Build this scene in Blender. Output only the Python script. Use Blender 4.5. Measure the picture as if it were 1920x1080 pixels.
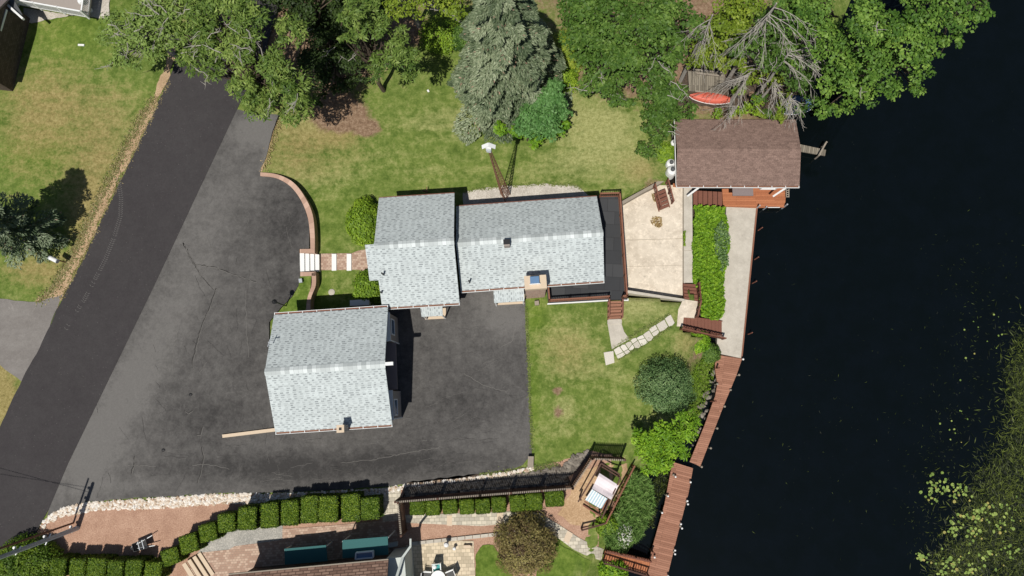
import bpy, bmesh, math, random
import numpy as np
from mathutils import Vector, Matrix
from mathutils.geometry import tessellate_polygon
random.seed(7); RNG = np.random.default_rng(7)
sc = bpy.context.scene
for o in list(bpy.data.objects): bpy.data.objects.remove(o)

# ------------------------------------------------------------------ camera, sky, sun, exposure
FPX, CH, NAD = 1280.0, 51.0, (990.0, 740.0)
n_cam = Vector(((NAD[0]-960)/FPX, -(NAD[1]-540)/FPX, -1)).normalized()
ROT = n_cam.rotation_difference(Vector((0, 0, -1))).to_matrix()
cam = bpy.data.cameras.new("camera"); camo = bpy.data.objects.new("camera", cam)
sc.collection.objects.link(camo); cam.sensor_width = 36; cam.lens = 36*FPX/1920
cam.clip_end = 2000; cam.clip_start = 0.5
camo.matrix_world = Matrix.Translation((0, 0, CH)) @ ROT.to_4x4(); sc.camera = camo
SUN_EL, SUN_AZ = math.radians(65), math.radians(21)      # shadows fall 22 degrees right of up
world = bpy.data.worlds.new("World"); sc.world = world; world.use_nodes = True
wn = world.node_tree; bg = wn.nodes["Background"]; sky = wn.nodes.new("ShaderNodeTexSky")
sky.sky_type = 'NISHITA'; sky.sun_disc = False; sky.sun_elevation = SUN_EL
sky.sun_rotation = math.pi + SUN_AZ
wn.links.new(sky.outputs[0], bg.inputs[0]); bg.inputs[1].default_value = 0.05
sl = bpy.data.lights.new("sun", 'SUN'); sl.energy = 4.3; sl.angle = math.radians(0.5); sl.color = (1, 0.955, 0.88)
slo = bpy.data.objects.new("sun", sl); sc.collection.objects.link(slo)
LD = Vector((math.sin(SUN_AZ)*math.cos(SUN_EL), math.cos(SUN_AZ)*math.cos(SUN_EL), -math.sin(SUN_EL)))
slo.rotation_euler = LD.to_track_quat('-Z', 'Y').to_euler(); slo.location = (0, -20, 60)
sc.view_settings.view_transform = 'Standard'; sc.view_settings.look = 'None'
sc.view_settings.exposure = 0.0; sc.view_settings.gamma = 1.0

def P(px, py, z=0.0):
    d = ROT @ Vector(((px-960)/FPX, (540-py)/FPX, -1)); t = (CH-z)/(-d.z)
    return Vector((d.x*t, d.y*t, z))
def mpp(px, py, z=0.0): return (P(px+1, py, z)-P(px, py, z)).length
RT = np.array(ROT.transposed())
def topx(x, y, z=0.0):
    v = RT @ np.stack([x, y, np.full_like(x, z-CH)]); return 960+FPX*v[0]/(-v[2]), 540-FPX*v[1]/(-v[2])
def ss(a, b, x):
    t = np.clip((x-a)/(b-a), 0, 1); return t*t*(3-2*t)

# ------------------------------------------------------------------ terrain heights (arguments in photo pixels on z=0)
def segdist(px, py, pts, closed=False):
    d = np.full(px.shape, 1e9); n = len(pts)
    for i in range(n if closed else n-1):
        ax, ay = pts[i]; bx, by = pts[(i+1) % n]; ex, ey = bx-ax, by-ay
        t = np.clip(((px-ax)*ex+(py-ay)*ey)/(ex*ex+ey*ey), 0, 1)
        d = np.minimum(d, np.hypot(px-ax-t*ex, py-ay-t*ey))
    return d
def inside(px, py, pts):
    r = np.zeros(px.shape, bool); n = len(pts)
    for i in range(n):
        ax, ay = pts[i]; bx, by = pts[(i+1) % n]
        if ay == by: continue
        r ^= ((ay > py) != (by > py)) & (px < (bx-ax)*(py-ay)/(by-ay)+ax)
    return r
def sdist(px, py, pts): return np.where(inside(px, py, pts), -1, 1)*segdist(px, py, pts, True)
WATER_PX = [(2100,-900),(1900,-500),(1640,-60),(1590,60),(1530,150),(1490,225),(1470,300),(1430,395),(1400,668),(1352,690),(1345,735),
            (1318,790),(1290,850),(1262,880),(1228,905),(1205,945),(1212,990),(1205,1030),(1170,1090),(1100,1500),(1000,2400),(9000,2400),(9000,-900)]
PATIO = [(1164,378),(1228,346),(1262,347),(1298,352),(1299,530),(1284,530),(1281,559),(1172,545)]
WALK = [(1362,388),(1420,388),(1391,672),(1343,662)]
BOATH = [(1266,225),(1500,225),(1498,392),(1360,392),(1300,385),(1266,350)]
BANK = [(1300,388),(1358,390),(1362,420),(1366,470),(1355,530),(1356,585),(1345,600),(1312,594),(1310,560),(1298,520),(1296,470),(1300,430)]
LSTAIR = [(1290,592),(1356,600),(1356,638),(1290,618)]
def Hg(px, py):
    px = np.asarray(px, float); py = np.asarray(py, float)
    w = ss(800, 860, py); west = 0.8*((1-w)*(1-ss(480, 605, px)) + w*(1-ss(595, 760, px)))
    d = -sdist(px, py, WATER_PX) * -1
    h = west - 2.3*(1-ss(-6, 95, d)) - 2.2*(1-ss(-70, -4, d))
    for poly, z, e in ((PATIO, -1.35, 6), (WALK, -2.6, 5), (BOATH, -2.6, 4), (BANK, -2.0, 3), (LSTAIR, -2.2, 3)):
        s = sdist(px, py, poly); h = np.where(s < e, np.minimum(h, z), h)
    return h
def Hd(px, py): return 0.8*(1-ss(595, 760, np.asarray(px, float)))
def hg(px, py): return float(Hg(np.array([px]), np.array([py]))[0])
def G(px, py, dz=0.0):                                   # point on the ground under a photo pixel
    z = hg(px, py); p = P(px, py, z); p.z += dz; return p
def gz(x, y):
    a, b = topx(np.array([x]), np.array([y]), 0.0); return float(Hg(a, b)[0])

# ------------------------------------------------------------------ materials
def mat(name):
    m = bpy.data.materials.new(name); m.use_nodes = True; return m, m.node_tree, m.node_tree.nodes["Principled BSDF"]
def nd(t, typ, **k):
    n = t.nodes.new(typ)
    for a, b in k.items(): setattr(n, a, b)
    return n
def noise(t, vec, scale, detail=4, rough=0.6):
    n = nd(t, "ShaderNodeTexNoise"); n.inputs["Scale"].default_value = scale; n.inputs["Detail"].default_value = detail
    n.inputs["Roughness"].default_value = rough; t.links.new(vec, n.inputs["Vector"]); return n.outputs["Fac"]
def ramp(t, fac, stops):
    r = nd(t, "ShaderNodeValToRGB"); e = r.color_ramp.elements
    while len(e) < len(stops): e.new(0.5)
    for i, (p, c) in enumerate(stops):
        e[i].position = p; e[i].color = (*c, 1) if len(c) == 3 else c
    t.links.new(fac, r.inputs[0]); return r.outputs[0]
def mix(t, fac, a, b, mode='MIX'):
    m = nd(t, "ShaderNodeMix", data_type='RGBA', blend_type=mode)
    for s, v in ((m.inputs[0], fac), (m.inputs[6], a), (m.inputs[7], b)):
        if isinstance(v, (int, float)): s.default_value = v
        elif isinstance(v, tuple): s.default_value = (*v, 1)
        else: t.links.new(v, s)
    return m.outputs[2]
def math_(t, op, a, b=0.0, c=0.0):
    m = nd(t, "ShaderNodeMath", operation=op)
    for i, v in enumerate((a, b, c)):
        if isinstance(v, (int, float)): m.inputs[i].default_value = v
        else: t.links.new(v, m.inputs[i])
    return m.outputs[0]
def coord(t, kind="Object"): return nd(t, "ShaderNodeTexCoord").outputs[kind]
def geo(t): return nd(t, "ShaderNodeNewGeometry").outputs["Position"]
def attr(t, name): return nd(t, "ShaderNodeAttribute", attribute_name=name).outputs["Fac"]
def bump(t, b, h, strength=0.3, dist=0.03):
    n = nd(t, "ShaderNodeBump"); n.inputs["Strength"].default_value = strength; n.inputs["Distance"].default_value = dist
    t.links.new(h, n.inputs["Height"]); t.links.new(n.outputs[0], b.inputs["Normal"])
def g3(v): return (v, v, v)
def plain(name, col, rough=0.8, var=0.2, scale=4, metal=0.0, spec=0.3, bmp=0.15):
    m, t, b = mat(name); v = geo(t); f = noise(t, v, scale, 6, 0.7)
    c = mix(t, f, tuple(x*(1-var) for x in col), tuple(min(1, x*(1+var)) for x in col))
    f2 = noise(t, v, scale*9, 3); c = mix(t, 0.5*var+0.05, c, ramp(t, f2, [(0.3, g3(0.0)), (0.7, tuple(min(1, x*1.6) for x in col))]))
    t.links.new(c, b.inputs["Base Color"]); b.inputs["Roughness"].default_value = rough; b.inputs["Metallic"].default_value = metal
    b.inputs["Specular IOR Level"].default_value = spec
    if bmp: bump(t, b, f2, bmp, 0.02)
    return m
def leafmat(name, dark, mid, light, odd=None):
    m, t, b = mat(name); a = attr(t, "v")
    st = [(0.0, dark), (0.5, mid), (0.93, light)]
    if odd: st.append((1.0, odd))
    c = ramp(t, a, st); rnd = nd(t, 'ShaderNodeObjectInfo').outputs['Random']; c = mix(t, 1.0, c, ramp(t, rnd, [(0.0, (0.84, 0.86, 0.84)), (1.0, (1.14, 1.08, 1.05))]), 'MULTIPLY'); t.links.new(c, b.inputs["Base Color"]); b.inputs["Roughness"].default_value = 0.55
    b.inputs["Specular IOR Level"].default_value = 0.25
    tr = nd(t, "ShaderNodeBsdfTranslucent"); t.links.new(mix(t, 0.6, c, (0.12, 0.2, 0.01)), tr.inputs[0])
    ms = nd(t, "ShaderNodeMixShader"); ms.inputs[0].default_value = 0.14; out = t.nodes["Material Output"]
    t.links.new(b.outputs[0], ms.inputs[1]); t.links.new(tr.outputs[0], ms.inputs[2]); t.links.new(ms.outputs[0], out.inputs[0])
    return m
def brickmat(name, c1, c2, mortar, w, h, ms=0.01, rough=0.85, uv=True, offset=0.5, contrast=(0.35, 0.65), dirt=0.25, freq=2, bias=0.0, bmp=0.25, grain=0.0):
    m, t, b = mat(name); v = coord(t, "UV") if uv else geo(t)
    br = nd(t, "ShaderNodeTexBrick"); t.links.new(v, br.inputs["Vector"]); br.offset = offset; br.offset_frequency = freq
    for k, x in (("Scale", 1.0), ("Brick Width", w), ("Row Height", h), ("Mortar Size", ms), ("Mortar Smooth", 0.1), ("Bias", bias)): br.inputs[k].default_value = x
    br.inputs["Color1"].default_value = (0, 0, 0, 1); br.inputs["Color2"].default_value = (1, 1, 1, 1); br.inputs["Mortar"].default_value = (0.5, 0.5, 0.5, 1)
    c = ramp(t, br.outputs["Color"], [(contrast[0], c1), (contrast[1], c2)])
    c = mix(t, br.outputs["Fac"], c, mortar); p = geo(t)
    f = noise(t, p, 0.8, 5, 0.65); c = mix(t, dirt, c, mix(t, f, (0.02, 0.02, 0.02), tuple(min(1, x*1.7) for x in c2)))
    if grain:
        f3 = noise(t, p, 14, 3, 0.8); c = mix(t, grain, c, mix(t, ramp(t, f3, [(0.35, g3(0)), (0.65, g3(1))]), (0.01, 0.01, 0.01), tuple(min(1, x*1.9) for x in c2)))
    t.links.new(c, b.inputs["Base Color"]); b.inputs["Roughness"].default_value = rough; b.inputs["Specular IOR Level"].default_value = 0.25
    if bmp:
        hh = math_(t, 'SUBTRACT', noise(t, p, 12, 3), br.outputs["Fac"]); bump(t, b, hh, bmp, 0.03)
    return m

def shinglemat(name, lightc, darkc, w=0.46, h=0.165):
    m, t, b = mat(name); uv = coord(t, "UV"); sp = nd(t, "ShaderNodeSeparateXYZ"); t.links.new(uv, sp.inputs[0])
    row = math_(t, 'FLOOR', math_(t, 'DIVIDE', sp.outputs[1], h)); fv = math_(t, 'FRACT', math_(t, 'DIVIDE', sp.outputs[1], h))
    wn_ = nd(t, "ShaderNodeTexWhiteNoise", noise_dimensions='1D'); t.links.new(row, wn_.inputs["W"])
    x = math_(t, 'ADD', math_(t, 'DIVIDE', sp.outputs[0], w), math_(t, 'MULTIPLY', wn_.outputs["Value"], 7.3)); col = math_(t, 'FLOOR', x); fx_ = math_(t, 'FRACT', x)
    cb = nd(t, "ShaderNodeCombineXYZ"); t.links.new(col, cb.inputs[0]); t.links.new(row, cb.inputs[1])
    w2 = nd(t, "ShaderNodeTexWhiteNoise", noise_dimensions='2D'); t.links.new(cb.outputs[0], w2.inputs["Vector"])
    ln = math_(t, 'ADD', 0.30, math_(t, 'MULTIPLY', w2.outputs["Value"], 0.42))
    dash = math_(t, 'MULTIPLY', math_(t, 'LESS_THAN', fx_, ln), math_(t, 'LESS_THAN', fv, 0.55))
    st = nd(t, "ShaderNodeSeparateColor"); t.links.new(w2.outputs["Color"], st.inputs[0])
    dash = math_(t, 'MULTIPLY', dash, math_(t, 'ADD', 0.25, math_(t, 'MULTIPLY', st.outputs[1], 0.75)))
    base = mix(t, st.outputs[2], lightc, tuple(min(1, q*1.16) for q in lightc)); c = mix(t, dash, base, darkc)
    p = geo(t); c = mix(t, 0.35, c, ramp(t, noise(t, p, 18, 3, 0.8), [(0.3, g3(0.7)), (0.7, g3(1.15))]), 'MULTIPLY')
    c = mix(t, 0.5, c, ramp(t, noise(t, p, 0.5, 5, 0.7), [(0.35, g3(0.88)), (0.65, g3(1.05))]), 'MULTIPLY')
    t.links.new(c, b.inputs["Base Color"]); b.inputs["Roughness"].default_value = 0.9; b.inputs["Specular IOR Level"].default_value = 0.15
    bump(t, b, math_(t, 'SUBTRACT', 1.0, dash), 0.25, 0.02); return m

def grass_mat():
    m, t, b = mat("grass"); p = geo(t)
    dry, lush, soil = attr(t, "dry"), attr(t, "lush"), attr(t, "soil")
    nbig, nmid, nfin = noise(t, p, 0.22, 5, 0.65), noise(t, p, 1.3, 8, 0.82), noise(t, p, 3.6, 8, 0.92)
    mpg = nd(t, "ShaderNodeMapping"); mpg.inputs["Scale"].default_value = (0.22, 1.6, 1); mpg.inputs["Rotation"].default_value = (0, 0, 0.05); t.links.new(p, mpg.inputs[0])
    mow = noise(t, mpg.outputs[0], 1.0, 5, 0.6)
    g = ramp(t, nmid, [(0.3, (0.080, 0.135, 0.022)), (0.5, (0.150, 0.205, 0.045)), (0.7, (0.26, 0.285, 0.098))])
    lu = ramp(t, nmid, [(0.3, (0.065, 0.120, 0.012)), (0.7, (0.165, 0.25, 0.034))])
    g = mix(t, math_(t, 'MULTIPLY', lush, 0.8), g, lu)
    g = mix(t, 0.8, g, ramp(t, math_(t, 'ADD', math_(t, 'MULTIPLY', nbig, 0.5), math_(t, 'MULTIPLY', nmid, 0.5)), [(0.36, (0.55, 0.62, 0.55)), (0.5, (0.95, 0.95, 0.95)), (0.64, (1.25, 1.15, 1.2))]), 'MULTIPLY')
    dr = ramp(t, nfin, [(0.3, (0.15, 0.155, 0.05)), (0.48, (0.30, 0.305, 0.115)), (0.7, (0.56, 0.54, 0.27))])
    dr = mix(t, attr(t, 'warm'), dr, ramp(t, nfin, [(0.3, (0.13, 0.10, 0.035)), (0.5, (0.30, 0.235, 0.095)), (0.7, (0.50, 0.41, 0.21))]))
    k = math_(t, 'ADD', math_(t, 'MULTIPLY', nmid, 1.9), math_(t, 'MULTIPLY', nbig, 0.9))
    k = math_(t, 'ADD', k, math_(t, 'MULTIPLY', noise(t, p, 4, 3), 0.4))
    k = math_(t, 'ADD', k, math_(t, 'MULTIPLY', dry, 0.85)); k = math_(t, 'ADD', k, math_(t, 'MULTIPLY', mow, 0.9)); k = math_(t, 'SUBTRACT', k, 2.16)
    g = mix(t, ramp(t, k, [(0.0, g3(0)), (0.7, g3(0.85))]), g, dr)
    so = ramp(t, nfin, [(0.3, (0.09, 0.055, 0.035)), (0.5, (0.23, 0.15, 0.095)), (0.72, (0.47, 0.37, 0.27))])
    kk = math_(t, 'ADD', soil, math_(t, 'MULTIPLY', math_(t, 'SUBTRACT', nmid, 0.5), 1.3))
    g = mix(t, ramp(t, kk, [(0.35, g3(0)), (0.65, g3(1))]), g, so)
    g = mix(t, 0.55, g, ramp(t, nfin, [(0.28, g3(0.35)), (0.5, g3(1.0)), (0.75, g3(1.15))]), 'MULTIPLY')
    t.links.new(g, b.inputs["Base Color"]); b.inputs["Roughness"].default_value = 0.95; b.inputs["Specular IOR Level"].default_value = 0.1
    bump(t, b, nfin, 0.7, 0.06); return m
def asphalt(name, dark, light, cracks=0.0, speck=0.0, streak=0.3):
    m, t, b = mat(name); p = geo(t)
    f1, f2, f3 = noise(t, p, 0.16, 8, 0.80), noise(t, p, 1.6, 8, 0.85), noise(t, p, 9, 5, 0.95)
    k = math_(t, 'ADD', math_(t, 'MULTIPLY', f1, 0.45), math_(t, 'MULTIPLY', f2, 0.55))
    mp = nd(t, "ShaderNodeMapping"); mp.inputs["Scale"].default_value = (0.12, 0.9, 1); mp.inputs["Rotation"].default_value = (0, 0, -0.06); t.links.new(p, mp.inputs[0])
    st = noise(t, mp.outputs[0], 1.0, 6, 0.7); k = math_(t, 'ADD', math_(t, 'MULTIPLY', k, 1-streak), math_(t, 'MULTIPLY', st, streak))
    k = math_(t, 'ADD', k, math_(t, 'MULTIPLY', attr(t, 'wear'), 0.16)); c = ramp(t, k, [(0.37, dark), (0.635, light)])
    c = mix(t, 0.5, c, ramp(t, f3, [(0.25, g3(0.5)), (0.75, g3(1.35))]), 'MULTIPLY')
    if speck:
        v = nd(t, "ShaderNodeTexVoronoi"); v.inputs["Scale"].default_value = 3.2; t.links.new(p, v.inputs[0])
        c = mix(t, ramp(t, v.outputs["Distance"], [(0.05, g3(speck)), (0.085, g3(0))]), c, (0.35, 0.33, 0.3))
    if cracks:
        w = nd(t, "ShaderNodeVectorMath", operation='ADD'); nn = nd(t, "ShaderNodeTexNoise"); nn.inputs["Scale"].default_value = 0.7; nn.inputs["Detail"].default_value = 6
        t.links.new(p, nn.inputs[0]); sc_ = nd(t, "ShaderNodeVectorMath", operation='SCALE'); sc_.inputs[3].default_value = 2.4
        t.links.new(nn.outputs["Color"], sc_.inputs[0]); t.links.new(p, w.inputs[0]); t.links.new(sc_.outputs[0], w.inputs[1])
        v = nd(t, "ShaderNodeTexVoronoi", feature='DISTANCE_TO_EDGE'); v.inputs["Scale"].default_value = 0.21; t.links.new(w.outputs[0], v.inputs[0])
        gate = ramp(t, noise(t, p, 0.35, 2), [(0.48, g3(0)), (0.6, g3(cracks))])
        cr = ramp(t, v.outputs["Distance"], [(0.0, g3(1)), (0.008, g3(0))]); cr = mix(t, 1.0, cr, gate, 'MULTIPLY')
        c = mix(t, cr, c, tuple(min(1, x*1.7) for x in light))
    t.links.new(c, b.inputs["Base Color"]); b.inputs["Roughness"].default_value = 0.9; b.inputs["Specular IOR Level"].default_value = 0.12
    bump(t, b, f3, 0.3, 0.01); return m
def concrete(name, c1, c2, stain=0.5):
    m, t, b = mat(name); p = geo(t)
    f1, f2, f3 = noise(t, p, 0.7, 7, 0.75), noise(t, p, 3.0, 6, 0.7), noise(t, p, 25, 3, 0.8)
    c = ramp(t, f1, [(0.35, c1), (0.6, c2)]); w = tuple(min(1, x*1.35) for x in c2)
    c = mix(t, ramp(t, f2, [(0.5, g3(0)), (0.68, g3(stain))]), c, w)
    c = mix(t, ramp(t, noise(t, p, 1.7, 8, 0.8), [(0.58, g3(0)), (0.7, g3(stain))]), c, tuple(x*0.5 for x in c1))
    c = mix(t, 0.4, c, ramp(t, f3, [(0.3, g3(0.65)), (0.7, g3(1.2))]), 'MULTIPLY')
    t.links.new(c, b.inputs["Base Color"]); b.inputs["Roughness"].default_value = 0.9; bump(t, b, f2, 0.15, 0.02); return m
def mulch_mat(name, a, b_, c_):
    m, t, b = mat(name); p = geo(t); f = noise(t, p, 11, 6, 0.9); g = noise(t, p, 0.9, 5, 0.7)
    k = math_(t, 'ADD', math_(t, 'MULTIPLY', f, 0.75), math_(t, 'MULTIPLY', g, 0.25))
    c = ramp(t, k, [(0.36, a), (0.5, b_), (0.64, c_)])
    t.links.new(c, b.inputs["Base Color"]); b.inputs["Roughness"].default_value = 0.95; bump(t, b, f, 0.6, 0.05); return m
def water_mat():
    m, t, b = mat("water"); p = geo(t)
    c = ramp(t, noise(t, p, 0.5, 6, 0.7), [(0.4, (0.0022, 0.0040, 0.0044)), (0.62, (0.0026, 0.0046, 0.0060))])
    v = nd(t, "ShaderNodeTexVoronoi"); v.inputs["Scale"].default_value = 1.6; t.links.new(p, v.inputs[0])
    g = ramp(t, noise(t, p, 0.12, 3), [(0.45, g3(0)), (0.65, g3(0.55))])
    s = mix(t, 1.0, ramp(t, v.outputs["Distance"], [(0.03, g3(1)), (0.06, g3(0))]), g, 'MULTIPLY')
    c = mix(t, s, c, (0.035, 0.042, 0.03))
    t.links.new(c, b.inputs["Base Color"]); b.inputs["Roughness"].default_value = 0.06; b.inputs["IOR"].default_value = 1.33
    bump(t, b, noise(t, p, 5, 4), 0.02, 0.02); return m
def attrcol(name, stops, rough=0.85, bmp=0.2):
    m, t, b = mat(name); c = ramp(t, attr(t, "v"), stops); f = noise(t, geo(t), 14, 4, 0.8)
    c = mix(t, 0.5, c, ramp(t, f, [(0.3, g3(0.6)), (0.7, g3(1.15))]), 'MULTIPLY')
    t.links.new(c, b.inputs["Base Color"]); b.inputs["Roughness"].default_value = rough; bump(t, b, f, bmp, 0.03); return m

GRASS = grass_mat()
ROAD = asphalt("fresh_asphalt", (0.043, 0.039, 0.041), (0.060, 0.056, 0.057), 0, 0.25, 0.1)
DRIVE = asphalt("old_asphalt", (0.048, 0.046, 0.045), (0.150, 0.144, 0.137), 0.15, 0.0, 0.10)
GREYD = asphalt("grey_asphalt", (0.16, 0.145, 0.135), (0.25, 0.235, 0.22), 0.3, 0)
CONC = concrete("patio_concrete", (0.50, 0.43, 0.34), (0.68, 0.60, 0.49), 0.65)
CONC2 = concrete("walk_concrete", (0.42, 0.385, 0.325), (0.53, 0.49, 0.42), 0.25)
CAPSTONE = brickmat("capstone", (0.42, 0.27, 0.2), (0.56, 0.38, 0.29), (0.3, 0.2, 0.15), 0.45, 2.0, 0.008)
MULCH = mulch_mat("mulch", (0.22, 0.12, 0.08), (0.40, 0.24, 0.165), (0.60, 0.41, 0.30))
CHIPS = mulch_mat("wood_chips", (0.26, 0.16, 0.08), (0.46, 0.30, 0.17), (0.66, 0.50, 0.32))
GRAVEL = mulch_mat("grey_gravel", (0.16, 0.155, 0.14), (0.33, 0.32, 0.29), (0.62, 0.58, 0.52))
WHITEGRAVEL = mulch_mat("pale_gravel", (0.27, 0.24, 0.2), (0.48, 0.44, 0.38), (0.75, 0.7, 0.63))
DIRT = mulch_mat("roadside_dirt", (0.22, 0.14, 0.075), (0.42, 0.29, 0.17), (0.60, 0.46, 0.30))
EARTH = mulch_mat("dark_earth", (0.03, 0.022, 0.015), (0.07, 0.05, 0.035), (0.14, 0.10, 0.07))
SHINGLE = shinglemat("grey_shingles", (0.465, 0.510, 0.512), (0.25, 0.275, 0.285), 0.42, 0.155)
RIDGE = brickmat("ridge_shingles", (0.42, 0.46, 0.46), (0.66, 0.71, 0.71), (0.36, 0.39, 0.39), 0.3, 2.0, 0.01, contrast=(0.2, 0.8), dirt=0.05)
BSHINGLE = brickmat("brown_shingles", (0.150, 0.098, 0.080), (0.235, 0.158, 0.130), (0.15, 0.10, 0.084), 0.30, 0.16, 0.008, contrast=(0.1, 0.9), dirt=0.06, grain=0.3)
NSHINGLE = brickmat("tan_brown_shingles", (0.22, 0.13, 0.095), (0.36, 0.23, 0.17), (0.10, 0.06, 0.045), 0.5, 0.20, 0.03, dirt=0.1)
PINKPAVE = brickmat("pink_pavers", (0.36, 0.23, 0.17), (0.52, 0.38, 0.29), (0.27, 0.20, 0.15), 0.22, 0.16, 0.012, dirt=0.12)
GREYPAVE = brickmat("grey_pavers", (0.42, 0.38, 0.31), (0.62, 0.56, 0.45), (0.27, 0.24, 0.18), 0.36, 0.26, 0.016, dirt=0.15)
TANPAVE = brickmat("tan_pavers", (0.46, 0.38, 0.27), (0.66, 0.55, 0.40), (0.33, 0.27, 0.19), 0.33, 0.25, 0.014, dirt=0.12)
BRICKW = brickmat("chimney_brick", (0.33, 0.15, 0.11), (0.55, 0.32, 0.25), (0.50, 0.43, 0.37), 0.23, 0.085, 0.02, dirt=0.12)
REDWOOD = brickmat("stained_planks", (0.25, 0.115, 0.072), (0.38, 0.19, 0.125), (0.08, 0.036, 0.024), 2.4, 0.145, 0.009, contrast=(0.1, 0.9), dirt=0.14, grain=0.1)
ORANGEWOOD = brickmat("orange_planks", (0.34, 0.12, 0.055), (0.46, 0.18, 0.085), (0.10, 0.035, 0.018), 3.0, 0.14, 0.007, contrast=(0.1, 0.9), dirt=0.12, grain=0.1)
OLDPLANK = brickmat("old_planks", (0.15, 0.13, 0.10), (0.26, 0.23, 0.18), (0.03, 0.025, 0.02), 3.5, 0.15, 0.014, dirt=0.25)
WOOD = plain("stained_wood", (0.24, 0.105, 0.065), 0.75, 0.3)
DARKWOOD = plain("dark_brown_wood", (0.095, 0.048, 0.034), 0.75, 0.3)
GREYWOOD = plain("weathered_wood", (0.30, 0.26, 0.21), 0.85, 0.3)
BRNWOOD = plain("brown_stair_wood", (0.19, 0.078, 0.052), 0.75, 0.3)
WHITE = plain("white_paint", (0.78, 0.79, 0.78), 0.5, 0.06)
WSTONE = plain("white_step", (0.80, 0.80, 0.78), 0.7, 0.05)
PINKW = plain("pink_white_cloth", (0.74, 0.66, 0.68), 0.9, 0.05)
BRNSIDE = brickmat("brown_siding", (0.075, 0.055, 0.045), (0.12, 0.09, 0.075), (0.04, 0.03, 0.025), 0.25, 0.16, 0.012)
GREYSIDE = plain("grey_brown_siding", (0.33, 0.29, 0.26), 0.8, 0.08)
RUBBER = brickmat("black_roof_mat", (0.040, 0.042, 0.046), (0.056, 0.058, 0.062), (0.018, 0.018, 0.02), 1.15, 1.0, 0.012, dirt=0.12, bmp=0.05)
BLACK = plain("black_metal", (0.02, 0.02, 0.022), 0.5, 0.2)
RUST = plain("rusty_steel", (0.22, 0.105, 0.065), 0.7, 0.35, 10)
STEEL = plain("grey_steel", (0.42, 0.45, 0.48), 0.5, 0.1, metal=0.2)
BEIGE = plain("beige_stucco", (0.62, 0.50, 0.37), 0.85, 0.08)
GLASS = plain("window_glass", (0.10, 0.17, 0.28), 0.12, 0.2, spec=0.8, bmp=0)
BLUEGL = plain("blue_skylight", (0.13, 0.23, 0.38), 0.25, 0.1, spec=0.6, bmp=0)
TEAL = plain("teal_awning", (0.025, 0.115, 0.115), 0.7, 0.08)
TEALC = plain("teal_cushion", (0.07, 0.32, 0.31), 0.9, 0.08)
SAGE = plain("sage_fascia", (0.52, 0.56, 0.53), 0.7, 0.06)
RED = plain("red_hull", (0.62, 0.13, 0.085), 0.5, 0.1)
BLUEHULL = plain("blue_boat_cover", (0.10, 0.17, 0.27), 0.6, 0.15)
DARKGREY = plain("dark_cap", (0.09, 0.095, 0.10), 0.6, 0.1)
AWN = plain("taupe_canopy", (0.22, 0.18, 0.175), 0.7, 0.05)
BARKD = plain("dark_bark", (0.10, 0.075, 0.055), 0.95, 0.3, 6)
BARKG = plain("pale_dead_bark", (0.36, 0.335, 0.30), 0.9, 0.2, 6)
ROCK = attrcol("river_rock", [(0, (0.40, 0.27, 0.17)), (0.2, (0.58, 0.47, 0.36)), (0.55, (0.74, 0.66, 0.56)), (1, (0.82, 0.79, 0.74))])
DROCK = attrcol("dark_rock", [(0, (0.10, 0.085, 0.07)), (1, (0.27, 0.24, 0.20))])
FLAG = attrcol("flagstone", [(0, (0.52, 0.48, 0.41)), (1, (0.70, 0.66, 0.58))])
WATER = water_mat()
L_MAPLE = leafmat("maple_leaves", (0.028, 0.072, 0.010), (0.070, 0.145, 0.022), (0.165, 0.27, 0.055), (0.28, 0.33, 0.07))
L_OAK = leafmat("oak_leaves", (0.030, 0.085, 0.012), (0.095, 0.195, 0.028), (0.22, 0.355, 0.065), (0.42, 0.33, 0.10))
L_LIME = leafmat("yellow_green_leaves", (0.09, 0.15, 0.012), (0.17, 0.25, 0.022), (0.30, 0.37, 0.045))
L_BRIGHT = leafmat("bright_green_leaves", (0.06, 0.15, 0.008), (0.14, 0.29, 0.015), (0.29, 0.47, 0.035))
L_PINE = leafmat("pine_needles", (0.040, 0.090, 0.015), (0.135, 0.215, 0.040), (0.29, 0.38, 0.095))
L_BIRCH = leafmat("pale_leaves", (0.10, 0.17, 0.035), (0.17, 0.26, 0.060), (0.27, 0.37, 0.10))
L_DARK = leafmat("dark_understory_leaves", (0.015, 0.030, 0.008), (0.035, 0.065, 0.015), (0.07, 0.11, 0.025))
L_SPRUCE = leafmat("blue_spruce_needles", (0.05, 0.082, 0.040), (0.155, 0.205, 0.115), (0.32, 0.38, 0.25), (0.36, 0.24, 0.18))
L_BLUEG = leafmat("blue_green_leaves", (0.035, 0.085, 0.022), (0.12, 0.215, 0.075), (0.28, 0.40, 0.17))
L_TEALG = leafmat("mid_green_leaves", (0.035, 0.10, 0.022), (0.095, 0.225, 0.055), (0.21, 0.39, 0.13))
L_HEDGE = leafmat("hedge_leaves", (0.035, 0.08, 0.005), (0.088, 0.16, 0.010), (0.20, 0.29, 0.025))
L_SHRUB = leafmat("shrub_leaves", (0.075, 0.145, 0.010), (0.15, 0.26, 0.018), (0.28, 0.42, 0.035))
L_BRONZE = leafmat("bronze_leaves", (0.085, 0.04, 0.035), (0.19, 0.155, 0.055), (0.36, 0.32, 0.11), (0.42, 0.24, 0.16))
L_REED = leafmat("reed_blades", (0.07, 0.15, 0.03), (0.17, 0.31, 0.07), (0.32, 0.47, 0.14), (0.36, 0.34, 0.16))
L_WEED = leafmat("pond_weed", (0.004, 0.008, 0.003), (0.020, 0.032, 0.006), (0.12, 0.16, 0.028))
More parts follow.
